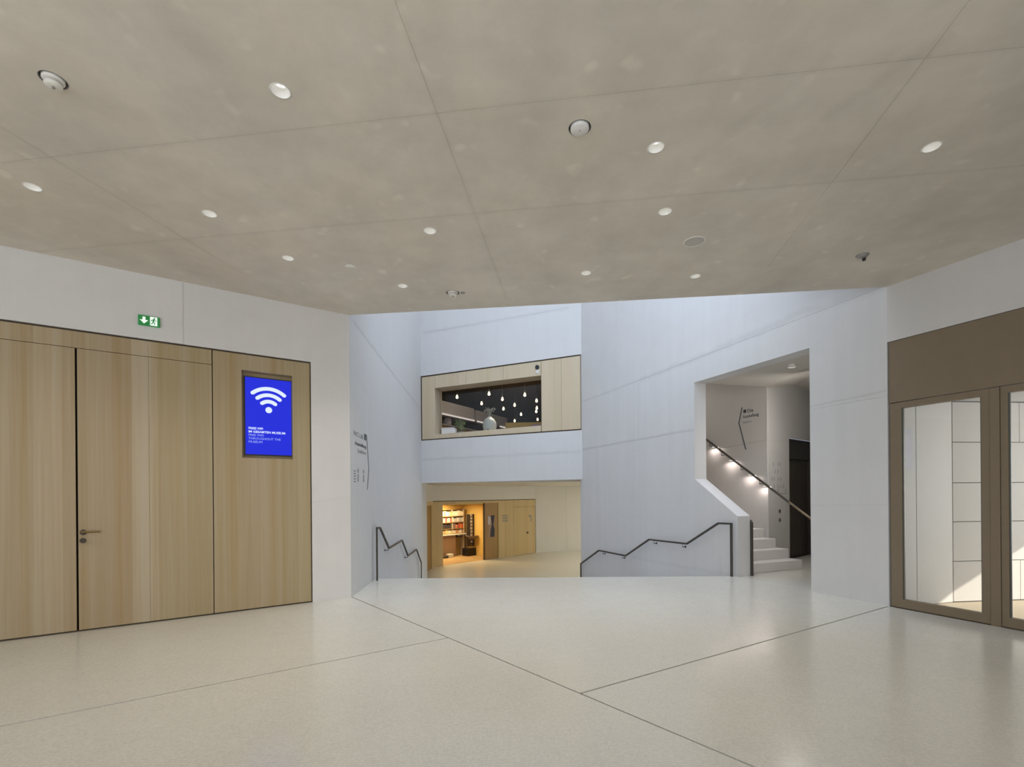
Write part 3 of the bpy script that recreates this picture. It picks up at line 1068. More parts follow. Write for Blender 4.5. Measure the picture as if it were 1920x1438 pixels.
# ------------------------------------------------------------------ stairs going down between walls B and D
fl_l = [(8.41, 9.21), (10.64, 11.42), (12.79, 13.72)]
fl_r = [(8.38, 9.33), (10.39, 11.05), (12.09, 13.2)]
st = tag(empty('staircase', T(0, 8.4, LOW)), 'pale concrete stairs in three short flights going down to the lower hall', 'stairs')
z = 0.0
risers = []
for (l0, l1), (r0, r1) in zip(fl_l, fl_r):
    for k in range(3):
        t = k / 2.0 * 0.9
        risers.append((l0 + (l1 - l0) * t, r0 + (r1 - r0) * t))
for i, (yl, yr) in enumerate(risers[:-1]):
    z -= 0.15
    yl2, yr2 = risers[i + 1]
    pts = [B_at(yl), D_at(yr), D_at(yr2 + 0.02), B_at(yl2 + 0.02)]
    if i == len(risers) - 1:
        pass
    bm = bmesh.new()
    lo = [bm.verts.new((p[0], p[1] - 8.4, LOW - 0.1 - LOW)) for p in pts]
    hi = [bm.verts.new((p[0], p[1] - 8.4, z - LOW)) for p in pts]
    bm.faces.new(lo)
    bm.faces.new(hi)
    for k in range(4):
        bm.faces.new((lo[k], lo[(k + 1) % 4], hi[(k + 1) % 4], hi[k]))
    link('step', bm, M_step, None, st)

# ------------------------------------------------------------------ handrails on both sides


def rail_on(F, off, pix, name, label, post_px, end_px, br_px, floor_z):
    """zigzag rail in a plane 'off' in front of wall F"""
    pts = [F.px(x, y, -off) for x, y in pix]
    root = tag(empty(name, F.M @ T(pts[0][0], -off, 0)), label, 'handrail')
    o = pts[0][0]
    P = [(s - o, 0, z_) for s, z_ in pts]
    bm = bmesh.new()
    tube(bm, P, 0.022, square=True)
    link('rail', bm, M_rail, None, root)
    link('post', bevelled(-0.022, 0.022, -0.012, 0.012, 0.0, P[0][2] + 0.015), M_rail, None, root)
    e = P[-1]
    link('post', bevelled(e[0] - 0.022, e[0] + 0.022, -0.012, 0.012, floor_z, e[2] + 0.015), M_rail, None, root)
    for x, y in br_px:
        s, z_ = F.px(x, y, -off)
        s -= o
        bm = bmesh.new()
        tube(bm, [(s, 0, z_), (s, 0, z_ - 0.07), (s, off - 0.005, z_ - 0.07)], 0.007, 6)
        cyl(bm, (s, off - 0.006, z_ - 0.07), 0.022, 0.006, 'y', 10)
        link('bracket', bm, M_rail, None, root)
    return root


rail_on(B, 0.07, [(706.5, 990), (712.5, 989.5), (729.5, 1027.5), (754, 1013), (765, 1042), (781, 1030), (790, 1055)], 'handrail',
        'dark zigzag handrail stepping down beside the wall lettering', None, None, [(728, 1024.5), (764, 1039.5)], LOW)
rail_on(D, 0.07, [(1371, 982), (1347, 981), (1288, 1019.5), (1217, 1011.5), (1173, 1042), (1123, 1032), (1089, 1057)], 'handrail',
        'dark zigzag handrail stepping down along the tall concrete wall', None, None, [(1280, 1018.5), (1226, 1012.5), (1167, 1040.5), (1130, 1033)], LOW)

# ------------------------------------------------------------------ wall lettering on wall B


def chevron(F, pts, w, y=-0.002):
    out = []
    P = [F.px(x, y_) for x, y_ in pts]
    up_ = [(s + w / 2, z_) for s, z_ in P]
    dn_ = [(s - w / 2, z_) for s, z_ in reversed(P)]
    return up_ + dn_


sgn1 = tag(empty('direction_sign', B.M @ T(0, 0, 0)), 'grey wall lettering with a thin bent arrow line beside the zigzag handrail', 'sign')
link('arrow_line', prism(chevron(B, [(687, 815), (691.5, 880), (688.5, 918)], 0.035), -0.003, 0.0), M_vinyl, None, sgn1)


def fit_text(F, s_, p_left, p_right, h_px, bold, mat, root):
    """lettering whose baseline runs between two points of the wall"""
    a_, b_ = F.px(*p_left), F.px(*p_right)
    tb = text_bm(s_, 1.0, 0, 0, -0.002, bold)
    x0_, x1_ = min(v.co.x for v in tb.verts), max(v.co.x for v in tb.verts)
    hz_ = F.px(p_left[0], p_left[1] - h_px)[1] - a_[1]
    for v in tb.verts:
        t = (v.co.x - x0_) / (x1_ - x0_)
        v.co.x = a_[0] + (b_[0] - a_[0]) * t
        v.co.z = a_[1] + (b_[1] - a_[1]) * 0 + v.co.z * hz_ / 0.73
        v.co.y = -0.002 + (v.co.y + 0.002)
    return link('lettering', tb, mat, None, root)


fit_text(B, 'WC Lift', (662, 815), (681, 822), 9, True, M_vinyl_grey, sgn1)
s_, z_ = B.px(684.5, 822)
link('bullet', boxbm(s_ - 0.06, s_ + 0.06, -0.003, 0, z_ - 0.03, z_ + 0.07), M_vinyl, None, sgn1)
fit_text(B, 'Ausstellung', (665, 833), (686.5, 839), 7, True, M_vinyl, sgn1)
fit_text(B, 'Exhibition', (671, 848), (686, 853), 7, False, M_vinyl_grey, sgn1)
for (x, y0_, y1_, ww, mt) in ((671.3, 880, 903, 0.05, M_vinyl_grey), (681.5, 882, 904, 0.06, M_vinyl_grey)):
    s_, z1_ = B.px(x, y0_)
    z0_ = B.px(x, y1_)[1]
    bm = bmesh.new()
    box(bm, s_ - ww / 2, s_ + ww / 2, -0.003, 0, z0_, z1_ - 0.07)
    cyl(bm, (s_, -0.003, z1_ - 0.02), 0.035, 0.003, 'y', 10)
    link('pictogram', bm, mt, None, sgn1)
for k in range(5):
    s_, z_ = B.px(665, 884 + 5 * k)
    link('pictogram', boxbm(s_ - 0.05, s_ + 0.06, -0.003, 0, z_, z_ + 0.018), M_vinyl_grey, None, sgn1)

# ------------------------------------------------------------------ stair lobby behind the opening in wall D
F_off = 1.86
F = Frame((D1.x + F_off + slopeD * (13.6 - D1.y), 13.6), (D1.x + F_off + slopeD * (9.72 - D1.y), 9.72))
Fc = (D1.x + F_off + slopeD * (9.72 - D1.y), 9.72)
g1 = at_y(1480, 900, 10.35)
gu = (Vector((g1.x, g1.y)) - Vector(Fc)).normalized()
G = Frame(Fc, tuple(Vector(Fc) + gu * 3.0))
fpx = lambda x, y: F.px(x, y)
M_wallF = concrete('wall_concrete_lobby', (0.53, 0.50, 0.465), 0.05, 0.03,
                   lines=[(fpx(1324, 846), fpx(1437, 825), 0.03, 0.06)], off=41)
zF0, zF1 = F.px(1324, 720)[1], F.px(1437, 725.5)[1]
zFs = lambda s: zF1 + (zF0 - zF1) * (F.L - s) / (F.L - F.px(1324, 720)[0])
outF = [(0, -0.1), (F.L, -0.1), (F.L, 5.0), (0, 5.0)]
concrete_wall('wall_lobby', 'grey concrete wall rising beside the upper stairs', F, outF, [], [(fpx(1324, 846), fpx(1437, 825))], M_wallF, 0.02)
gpx = lambda x, y, d=0.0: G.px(x, y, d)
ge0 = gpx(1480, 900)[0]
gez = gpx(1481, 821.5)[1]
M_wallG = concrete('wall_concrete_lift', (0.52, 0.505, 0.48), 0.05, 0.03, lines=[(gpx(1437, 825), gpx(1480, 829), 0.03, 0.05)], off=47)
concrete_wall('wall_lobby', 'grey concrete wall around the lift door', G, [(0, -0.1), (3.0, -0.1), (3.0, 5.0), (0, 5.0)],
              [[(ge0, 0.0), (ge0 + 1.3, 0.0), (ge0 + 1.3, gez), (ge0, gez)]], [], M_wallG, 0.02)
# lobby floor, other walls, ceiling
dr = D.w(oR, 0, 0)
lob = [tuple(D.w(oP, 0.0, 0).xy), tuple(D.w(oR, 0.0, 0).xy), tuple(D.w(oR, 0.28, 0).xy), (5.3, 6.9), (8.2, 12.6), (2.6, 14.0)]
lob_f = link('floor', prism([tuple(D.w(oL - 0.2, 0.28, 0).xy), tuple(D.w(LD, 0.28, 0).xy), (5.6, 7.0), (8.2, 12.6), (3.2, 13.9)], 0.0, 0.2), M_floor, FLOOR.M)
tag(lob_f, 'polished pale floor of the stair lobby', 'floor', kind='structure')
link('threshold', prism([tuple(D.w(oP, -0.001, 0).xy), tuple(D.w(oR, -0.001, 0).xy), tuple(D.w(oR, 0.285, 0).xy), tuple(D.w(oP, 0.285, 0).xy)], -0.0005, 0.2), M_floor, None, lob_f)
rw = Frame((8.0, 12.4), (5.05, 6.75))
tag(link('wall_lobby', boxbm(0, rw.L, 0, 0.15, -0.1, 5.0), M_wallG, rw.M), 'concrete side wall of the lobby, past the lift', 'wall', kind='structure')
ew_ = Frame((1.9, 13.4), (4.2, 13.9))
tag(link('wall_lobby', boxbm(0.15, ew_.L + 0.2, 0, 0.15, 1.9, 5.0), M_wallG, ew_.M), 'concrete end wall above the upper stairs', 'wall', kind='structure')
M_ceilL = concrete('lobby_ceiling', (0.53, 0.50, 0.45), 0.07, 0.0, off=53)
Zc = oTop
bm = bmesh.new()
v1 = D.w(LD, 0.02, Zc); v2 = D.w(oL, 0.02, Zc); v2b = D.w(-0.2, 0.27, Zc + 0.3)
f0 = F.w(F.px(1324, 720)[0], 0.05, zF0); f00 = F.w(-0.2, 0.05, zFs(-0.2)); f1 = F.w(F.L, 0.05, zF1); g2 = G.w(ge0 + 0.4, 0.05, gpx(1517, 731.5)[1]); g3 = G.w(2.9, 0.05, gpx(1517, 731.5)[1])
vv = [bm.verts.new(p) for p in (v1, v2, v2b, f00, f0, f1, g2, g3)]
for t in ((0, 1, 5), (1, 4, 5), (1, 2, 4), (2, 3, 4), (0, 5, 6), (0, 6, 7)):
    bm.faces.new([vv[i] for i in t])
r = bmesh.ops.extrude_face_region(bm, geom=bm.faces[:], use_keep_orig=True)
for g_ in r['geom']:
    if isinstance(g_, bmesh.types.BMVert):
        g_.co.z += 0.15
tag(link('ceiling', bm, M_ceilL), 'sloping concrete ceiling of the stair lobby', 'ceiling', kind='structure')

# steps going up behind the parapet
us = tag(empty('staircase', F.M @ T(F.L, 0, 0)), 'pale stairs climbing behind the parapet towards the upper floor', 'stairs')
rise, going = 0.175, 0.277
s_first = F.loc((*at_z(1505, 1067).xy, 0)).x - F.L
wid = F_off * 0.93 - 0.28
M_step2 = concrete('lobby_step', (0.60, 0.575, 0.54), 0.04, 0.0, rough=0.55)
for k in range(15):
    sk = s_first - going * k
    s_end = max(s_first - going * 15, -F.L)
    x_in = -0.001 if sk < -0.02 else -0.001
    link('step', bevelled(s_end, sk, -wid, x_in, rise * k, rise * (k + 1), w=0.006), M_step2, None, us)

# lift door
lf_ = tag(empty('lift_door', G.M @ T(ge0, 0, 0)), 'dark bronze lift door behind the brass end of the stair rail', 'lift')
M_lift = plain('dark_lift_bronze', (0.075, 0.060, 0.045), 0.4, 0.4, var=0.05)
M_lift2 = plain('lift_header', (0.05, 0.042, 0.036), 0.45, 0.3)
zhd = gpx(1490, 861, 0.1)[1]
link('frame', prism([(0, 0), (1.3, 0), (1.3, gez), (0, gez)], 0.03, 0.12, [[(0.03, 0.001), (1.27, 0.001), (1.27, gez - 0.04), (0.03, gez - 0.04)]]), M_lift2, None, lf_)
link('header_panel', boxbm(0.03, 1.27, 0.06, 0.2, zhd, gez - 0.04), M_lift2, None, lf_)
sm = gpx(1500, 900, 0.12)[0] - ge0
link('door_leaf', boxbm(0.03, sm - 0.005, 0.12, 0.16, 0.0, zhd), M_lift, None, lf_)
link('door_leaf', boxbm(sm + 0.005, 1.27, 0.12, 0.16, 0.0, zhd), M_lift, None, lf_)
link('backing', boxbm(0.0, 1.3, 0.2, 0.28, 0.0, gez), M_dark, None, lf_)
for nm, (x, y) in (('upper', (1461.8, 958.5)), ('lower', (1461.8, 975))):
    s_, z_ = gpx(x, y)
    b_ = tag(empty('call_button', G.M @ T(s_, 0, z_)), 'round dark %s call button beside the lift' % nm, 'button', 'lift call buttons')
    bm = bmesh.new()
    cyl(bm, (0, -0.012, 0), 0.038, 0.012, 'y', 18)
    link('plate', bm, M_rail, None, b_)
    bm = bmesh.new()
    cyl(bm, (0, -0.018, 0), 0.016, 0.006, 'y', 14)
    link('push_button', bm, M_rail_brass, None, b_)

# lettering in the lobby
sg2 = tag(empty('direction_sign', F.M @ T(0, 0, 0)), 'dark lettering and bent arrow line on the lobby wall above the stair rail', 'sign')
link('arrow_line', prism(chevron(F, [(1391.5, 764), (1385.5, 793), (1398.5, 843)], 0.03), -0.003, 0.0), M_vinyl, None, sg2)
s_, z_ = F.px(1396.5, 771.5)
link('bullet', boxbm(s_ - 0.035, s_ + 0.035, -0.003, 0, z_ - 0.03, z_ + 0.04), M_black, None, sg2)
fit_text(F, 'Die', (1401.5, 773.5), (1412.5, 768), 6.5, True, M_vinyl, sg2)
fit_text(F, 'Ausstellung', (1392.5, 784.5), (1423, 776), 6.0, True, M_vinyl, sg2)
fit_text(F, 'Galerie', (1392.5, 794.5), (1409, 789.5), 5.0, False, M_vinyl_grey, sg2)
sg3 = tag(empty('floor_directory', G.M @ T(0, 0, 0)), 'small grey pictograms in four rows beside the lift door', 'sign')
for (y, xs) in ((870, (1450, 1459, 1463)), (884, (1453, 1458)), (898, (1447, 1451, 1459, 1464)), (912, (1451, 1459, 1464, 1469)), (920, (1459, 1473))):
    for x in xs:
        s_, z_ = gpx(x, y)
        bm = bmesh.new()
        cyl(bm, (s_, -0.003, z_ + 0.028), 0.012, 0.003, 'y', 8)
        box(bm, s_ - 0.013, s_ + 0.013, -0.003, 0, z_ - 0.035, z_ + 0.015)
        link('pictogram', bm, M_vinyl_grey, None, sg3)
a_, b_ = gpx(1463, 925.5), gpx(1476, 925.5)
link('underline', boxbm(a_[0], b_[0], -0.003, 0, a_[1] - 0.008, a_[1] + 0.008), M_vinyl_grey, None, sg3)

# lit handrail along wall F, running on in front of the lift
off = 0.08
pa, pb = F.px(1318, 819.2, -off), F.px(1521, 973, -off)
lr = tag(empty('handrail', F.M @ T(pb[0], -off, 0)), 'long straight stair rail with light under it on the lobby wall', 'handrail')
ext = (pa[0] - 1.6, pa[1] + 1.6 * (pa[1] - pb[1]) / (pb[0] - pa[0]))
bm = bmesh.new()
s_l = F.px(1480, 943, -off)[0]
mid = (s_l, pa[1] + (pb[1] - pa[1]) * (s_l - pa[0]) / (pb[0] - pa[0]))
tube(bm, [(ext[0] - pb[0], 0, ext[1]), (mid[0] - pb[0], 0, mid[1])], 0.022, 12)
link('rail', bm, M_rail, None, lr)
bm = bmesh.new()
tube(bm, [(mid[0] - pb[0], 0, mid[1]), (0, 0, pb[1]), (0.25, 0, pb[1] - 0.16)], 0.022, 12)
o_ = link('rail_end', bm, M_rail_brass, None, lr)
o_['label'] = 'brass-coloured rail end'
link('post', boxbm(0.22, 0.25, -0.012, 0.012, 0.0, pb[1] - 0.15), M_rail_brass, None, lr)
M_led = lit('rail_led', (1.0, 0.92, 0.90), 1.2)
for (x, y) in ((1353, 847), (1389, 874), (1424, 900), (1330, 830)):
    s_, z_ = F.px(x, y, -off)
    bm = bmesh.new()
    tube(bm, [(s_ - pb[0], 0, z_ - 0.02), (s_ - pb[0], 0, z_ - 0.075), (s_ - pb[0], off - 0.004, z_ - 0.075)], 0.008, 6)
    link('bracket', bm, M_rail, None, lr)
for (x, y) in ((1338, 836), (1370, 861), (1406, 888), (1434, 909)):
    s_, z_ = F.px(x, y, -off)
    link('led_lens', boxbm(s_ - pb[0] - 0.04, s_ - pb[0] + 0.04, -0.006, 0.006, z_ - 0.032, z_ - 0.022), M_led, None, lr)
    sl_ = F.M.to_3x3() @ Vector((1, 0, (pb[1] - pa[1]) / (pb[0] - pa[0])))
    o_ = add_light('AREA', 'rail_led', F.w(s_, -off, z_ - 0.036), 1.6, (1.0, 0.89, 0.86), 0.30, 0.012)
    zax = -(F.M.to_3x3() @ Vector((0, -0.15, -1))).normalized()
    xax = (sl_ - zax * sl_.dot(zax)).normalized()
    o_.matrix_world = basis(xax, zax.cross(xax), zax, F.w(s_, -off, z_ - 0.036))

# short rail on the inner side of the parapet
pp = D.loc((*at_z(1409.5, 1079.5).xy, 0))
ir = tag(empty('handrail', D.M @ T(pp.x, pp.y, 0)), 'dark rail post at the foot of the upper stairs by the parapet end', 'handrail')
zt_ = 0.955
link('post', bevelled(-0.022, 0.022, -0.02, 0.02, 0.0, zt_ - 0.03), M_rail, None, ir)
bm = bmesh.new()
tube(bm, [(0.0, 0, zt_ - 0.05), (-0.012, 0, zt_ - 0.01), (-0.05, 0, zt_ + 0.015), (-1.6, 0, zt_ + 1.0)], 0.021, 10)
link('rail', bm, M_rail, None, ir)

# lobby lamp
lp = at_z(1485, 680.5, 3.56)


def downlight(x, y, z, label, group, first, r=R_DL):
    if first is None:
        o = empty('downlight', T(x, y, z))
        bm = bmesh.new()
        lathe(bm, [(r - 0.006, -0.001), (r + 0.004, -0.001), (r + 0.004, 0.003), (r - 0.004, 0.01), (r - 0.006, -0.001)], seg=28)
        link('trim_ring', bm, M_ivory, None, o, True)
        bm = bmesh.new()
        lathe(bm, [(r - 0.006, 0.0), (r - 0.010, 0.03), (r - 0.020, 0.065), (r - 0.021, 0.065), (r - 0.008, 0.03), (r - 0.004, 0.001)], seg=28)
        link('reflector', bm, M_refl, None, o, True)
        bm = bmesh.new()
        cyl(bm, (0, 0, 0.055), r - 0.018, 0.006, 'z', 24)
        link('lens', bm, M_lens, None, o)
        bm = bmesh.new()
        for k in range(5):
            a_ = k * 2 * math.pi / 5
            cyl(bm, (0.022 * math.cos(a_), 0.022 * math.sin(a_), 0.049), 0.009, 0.006, 'z', 10)
        link('led', bm, M_ledc, None, o)
    else:
        o = copy_tree(first, T(x, y, z))
    tag(o, label, 'lamp', group)
    return o


M_refl = plain('lamp_reflector', (0.85, 0.84, 0.80), 0.35, 0.0)
M_lens = lit('lamp_lens', (1.0, 0.97, 0.92), 0.72)
M_ledc = lit('lamp_led', (1.0, 0.97, 0.93), 1.6)
first = None
lab = ['brightest ceiling downlight, alone in the front of the foyer ceiling', 'ceiling downlight just past the round white ceiling disc',
       'ceiling downlight nearest the bronze-framed glass door', 'ceiling downlight nearest the left picture edge, over the oak door leaf',
       'ceiling downlight halfway between the exit sign and the front downlight', 'ceiling downlight in the middle of the ceiling, nearest the long joint',
       'ceiling downlight beside the round ceiling speaker', 'ceiling downlight before the blank ceiling disc, over the screen wall',
       'ceiling downlight nearest the smoke detector at the stair edge', 'ceiling downlight near the stair edge over the timber cafe window',
       'smallest ceiling downlight, at the stair edge over the upper stairs']
for i, (x, y) in enumerate(lights_px):
    X, Y = on_ceil(x, y)
    o = downlight(X, Y, CEIL, lab[i], 'downlights of the foyer ceiling', first)
    if first is None:
        first = o
    add_light('SPOT', 'downlight_beam', (X, Y, CEIL - 0.012), 26 if y < 300 else 46, (1.0, 0.945, 0.86), 0.04, direction=(0, 0, -1), spot=112, blend=1.0)
o = downlight(lp.x, lp.y, lp.z - 0.07, 'single round downlight in the stair lobby ceiling', None, first)
add_light('SPOT', 'downlight_beam', (lp.x, lp.y, lp.z - 0.09), 40, (1.0, 0.95, 0.9), 0.10, direction=(0, 0, -1), spot=150, blend=0.7)

# detectors, speaker and small fittings of the ceiling
def detector(px, py, rr, label, name='smoke_detector'):
    X, Y = on_ceil(px, py)
    o = tag(empty(name, T(X, Y, CEIL)), label, 'detector')
    bm = bmesh.new()
    lathe(bm, [(rr - 0.004, 0.0), (rr - 0.004, 0.05), (0, 0.05), (0, 0.055), (rr - 0.001, 0.055), (rr - 0.001, 0.0), (rr - 0.004, 0.0)], seg=28)
    link('recess_cup', bm, M_grey, None, o, True)
    bm = bmesh.new()
    k = rr / 0.072
    lathe(bm, [(0, 0.05), (0.056 * k, 0.05), (0.056 * k, -0.004), (0.05 * k, -0.012), (0, -0.012)], seg=28)
    link('base', bm, M_ivory, None, o, True)
    bm = bmesh.new()
    lathe(bm, [(0.034 * k, -0.012), (0.034 * k, -0.02), (0.046 * k, -0.020), (0.044 * k, -0.036), (0.034 * k, -0.042), (0, -0.042), ], seg=28)
    lathe(bm, [(0, -0.012), (0.034 * k, -0.012)], seg=28)
    link('sensor_head', bm, M_ivory, None, o, True)
    bm = bmesh.new()
    cyl(bm, (0, 0, -0.052), 0.008 * k, 0.011, 'z', 10)
    link('indicator', bm, M_grey, None, o)
    return o


detector(*det_px['smoke_a'], 'large smoke detector in the ceiling corner over the oak doors')
detector(*det_px['smoke_b'], 'small smoke detector at the stair edge of the ceiling')
x, y, rr = det_px['round_disc']
X, Y = on_ceil(x, y)
wd = tag(empty('wireless_disc', T(X, Y, CEIL)), 'round white disc sunk in the middle of the foyer ceiling', 'detector')
bm = bmesh.new()
lathe(bm, [(rr - 0.004, 0.0), (rr - 0.004, 0.06), (0, 0.06), (0, 0.065), (rr - 0.001, 0.065), (rr - 0.001, 0.0), (rr - 0.004, 0.0)], seg=28)
link('recess_cup', bm, M_grey, None, wd, True)
bm = bmesh.new()
lathe(bm, [(0, 0.06), (rr - 0.016, 0.06), (rr - 0.016, -0.012), (rr - 0.022, -0.018), (0, -0.018)], seg=32)
link('disc_body', bm, M_white, None, wd, True)
bm = bmesh.new()
cyl(bm, (0, 0, -0.020), 0.005, 0.003, 'z', 10)
link('status_light', bm, M_grey, None, wd)

X, Y = on_ceil(1302, 453)
sp = tag(empty('ceiling_speaker', T(X, Y, CEIL)), 'flush round ceiling speaker with a thin pale ring', 'speaker')
bm = bmesh.new()
lathe(bm, [(0.095, -0.001), (0.108, -0.001), (0.110, 0.002), (0.093, 0.002), (0.095, -0.001)], seg=36)
lathe(bm, [(0.095, -0.0015), (0.095, -0.006), (0.104, -0.006), (0.106, -0.0015)], seg=36)
link('ring', bm, M_ivory, None, sp, True)
bm = bmesh.new()
cyl(bm, (0, 0, -0.0025), 0.092, 0.002, 'z', 36)
link('grille', bm, plain('speaker_grille', (0.50, 0.47, 0.43), 0.7), None, sp)

X, Y = on_ceil(657, 500.5)
o = tag(empty('blank_cover', T(X, Y, CEIL)), 'blank pale cover disc in the ceiling near the screen wall', 'cover')
bm = bmesh.new()
lathe(bm, [(0, -0.006), (0.052, -0.006), (0.060, 0.0), (0, 0.0)], seg=28)
link('cover_plate', bm, M_ivory, None, o, True)
X, Y = on_ceil(868, 548.5)
o = tag(empty('sprinkler_head', T(X, Y, CEIL)), 'tiny grey sprinkler head beside the smoke detector at the stair edge', 'sprinkler')
bm = bmesh.new()
lathe(bm, [(0, -0.01), (0.025, -0.01), (0.03, 0.0), (0, 0.0)], seg=18)
link('rosette', bm, M_grey, None, o, True)
X, Y = on_ceil(1617, 478.5)
o = tag(empty('ceiling_fixture', T(X, Y, CEIL)), 'small grey swivel fitting with a dark knob on the ceiling over the glass door', 'fixture')
bm = bmesh.new()
lathe(bm, [(0, -0.016), (0.05, -0.014), (0.062, 0.0), (0, 0.0)], seg=22)
link('base', bm, M_grey, None, o, True)
bm = bmesh.new()
lathe(bm, [(0, -0.035), (0.016, -0.03), (0.018, -0.012), (0.015, 0.0), (0, 0.0)], c=(0.06, 0.06, 0), seg=16)
link('knob', bm, M_black, None, o, True)

# ------------------------------------------------------------------ right wall: bronze glass doors
hpx = lambda x, y, d=0.0: H.px(x, y, d)
zHp = 0.5 * (hpx(1665, 643.5)[1] + hpx(1920, 572.5)[1])
zHf = 0.5 * (hpx(1686, 756)[1] + hpx(1919, 715)[1])
M_wallH = concrete('wall_concrete_doors', (0.58, 0.565, 0.545), 0.06, 0.02, off=61)
LH = 10.5
concrete_wall('wall_right', 'pale concrete wall over the bronze glass doors', H, [(0, zHp), (LH, zHp), (LH, CEIL), (0, CEIL)], [], [], M_wallH, 0.3)
dr2 = struct('door_2', 'bronze-framed glass double door with a tall panel above in the foyer wall', H.M, 'door')
link('overpanel', boxbm(0.012, LH, 0.01, 0.08, zHf + 0.006, zHp - 0.006), M_bronze, None, dr2)
link('shadow_gap', boxbm(0.0, LH, 0.10, 0.12, zHf - 0.002, zHp), M_dark, None, dr2)
x_gl0, x_gl1 = hpx(1690.5, 940)[0], hpx(1839.5, 940)[0]
z_g1, z_g0 = hpx(1839, 743)[1], hpx(1839, 1149.5)[1]
x_m0, x_m1, x_2 = hpx(1856, 940)[0], hpx(1875, 940)[0], hpx(1890.5, 940)[0]
pane_w = x_gl1 - x_gl0


def leaf_frame(a, b, g0, g1, nm='leaf_frame'):
    fr_ = link(nm, prism([(a, 0.012), (b, 0.012), (b, zHf - 0.004), (a, zHf - 0.004)], 0.012, 0.075,
                         [[(g0, z_g0), (g1, z_g0), (g1, z_g1), (g0, z_g1)]]), M_bronze, None, dr2)
    link('pane', boxbm(g0 - 0.006, g1 + 0.006, 0.036, 0.046, z_g0 - 0.006, z_g1 + 0.006), M_glass, None, fr_)
    bm = bmesh.new()
    box(bm, g0, g0 + 0.012, 0.026, 0.036, z_g0, z_g1)
    box(bm, g1 - 0.012, g1, 0.026, 0.036, z_g0, z_g1)
    link('glazing_seal', bm, plain('seal_grey', (0.12, 0.13, 0.12), 0.6), None, fr_)
    return fr_


leaf_frame(0.018, x_m0 - 0.004, x_gl0, x_gl1)
link('mullion', boxbm(x_m0, x_m1, 0.004, 0.085, 0.0, zHf - 0.004), M_bronze, None, dr2)
e2 = x_2 + pane_w
leaf_frame(x_m1 + 0.004, e2 + 0.16, x_2, e2)
link('side_panel', boxbm(e2 + 0.165, LH, 0.004, 0.085, 0.0, zHf - 0.004), M_bronze, None, dr2)
link('threshold', boxbm(0.0, LH, 0.02, 0.075, 0.0, 0.012), M_dark, None, dr2)

# ------------------------------------------------------------------ vestibule behind the glass
M_vwall = plain('pale_lacquered_panel', (0.64, 0.60, 0.565), 0.55, spec=0.25, var=0.02)
M_vfloor = plain('sunlit_mat', (0.62, 0.52, 0.40), 0.9, spec=0.1, var=0.05)
vA, vB = (4.86, 6.02), (5.67, 6.25)
vE = (10.2, 6.70)
V1, V2 = Frame(vA, vB), Frame(vB, vE)
hin = lambda s_, d=0.1: tuple(H.w(s_, d, 0).xy)
sN = (2.6 - H.M.translation.y) / (H.M.to_3x3() @ Vector((1, 0, 0))).y
vpoly = [hin(sN), (9.95, 2.45), (9.95, 6.9), (5.6, 6.9), hin(-0.05, 0.3), hin(0.0)]
tag(link('floor', prism(vpoly, 0.001, 0.2), M_vfloor, FLOOR.M), 'warm sunlit mat floor of the vestibule', 'floor', kind='structure')
vc = link('ceiling', prism([(x, -y) for x, y in vpoly], -CEIL + 2.60, -CEIL + 2.75), plain('vestibule_ceiling', (0.55, 0.55, 0.55), 0.6, var=0.05), CEILF.M)
tag(vc, 'pale low ceiling of the vestibule', 'ceiling', kind='structure')
for k in range(5):
    y_ = 6.05 - 0.5 * k
    xa_ = H.w((y_ - H.M.translation.y) / (H.M.to_3x3() @ Vector((1, 0, 0))).y, 0.2, 0).x + 0.15
    sl_o = link('ceiling_slat', boxbm(max(5.2, xa_), 9.9, -y_, -y_ + 0.12, -CEIL + 2.56, -CEIL + 2.60), M_vwall, None, vc)
vw1 = struct('wall_vestibule', 'pale panelled wall behind the first glass pane', V1.M)
t0_ = 0.0
while H.loc(V1.w(t0_, 0, 0)).y > 0.10 and t0_ > -2:
    t0_ -= 0.01
while H.loc(V1.w(t0_, 0, 0)).y < 0.10:
    t0_ += 0.01
M_vgap = plain('vestibule_joint', (0.22, 0.205, 0.19), 0.8)
link('backing', boxbm(t0_ + 0.03, V1.L, 0.02, 0.12, 0, 2.6), M_vgap, None, vw1)
k0 = V1.px(1718, 900)[0]
for a, b in ((t0_, k0 - 0.006), (k0 + 0.006, V1.L - 0.004)):
    if b > a:
        link('lining_panel', boxbm(a, b, 0.0, 0.02, 0.012, 2.59), M_vwall, None, vw1)
vw2 = struct('wall_vestibule', 'pale wall of stacked panels behind the glass door, sunlit at the foot', V2.M)
link('backing', boxbm(0.0, V2.L, 0.02, 0.12, 0, 2.6), M_vgap, None, vw2)
zj_ = [0.012] + [V2.px(1812, y)[1] for y in (1052, 978, 905, 829)] + [2.59]
xs_ = [0.006, V2.px(1912, 900)[0], V2.px(1912, 900)[0] + 1.3, V2.L]
for i, (za, zb_) in enumerate(zip(zj_, zj_[1:])):
    for a, b in (zip(xs_, xs_[1:]) if i in (0, 4) else ((0.006, 1.55), (1.55, V2.L))):
        link('lining_panel', boxbm(a + 0.004, b - 0.004, 0.0, 0.02, za + 0.005, zb_ - 0.005), M_vwall, None, vw2)
# outer wall with the street opening (lintel throws the slanting shadow)
nw = link('wall_vestibule', boxbm(0, 9.95 - hin(sN)[0], 0, 0.15, 0, 2.6), M_vwall, Frame((9.95, 2.6), (6.3, 2.6)).M)
tag(nw, 'near wall of the vestibule beside the second pane', 'wall', kind='structure')
bm = bmesh.new()
box(bm, 9.90, 9.96, 2.5, 6.9, 2.5, 4.0)
lint = link('wall_vestibule', bm, M_vwall)
tag(lint, 'lintel over the street opening of the vestibule', 'wall', kind='structure')

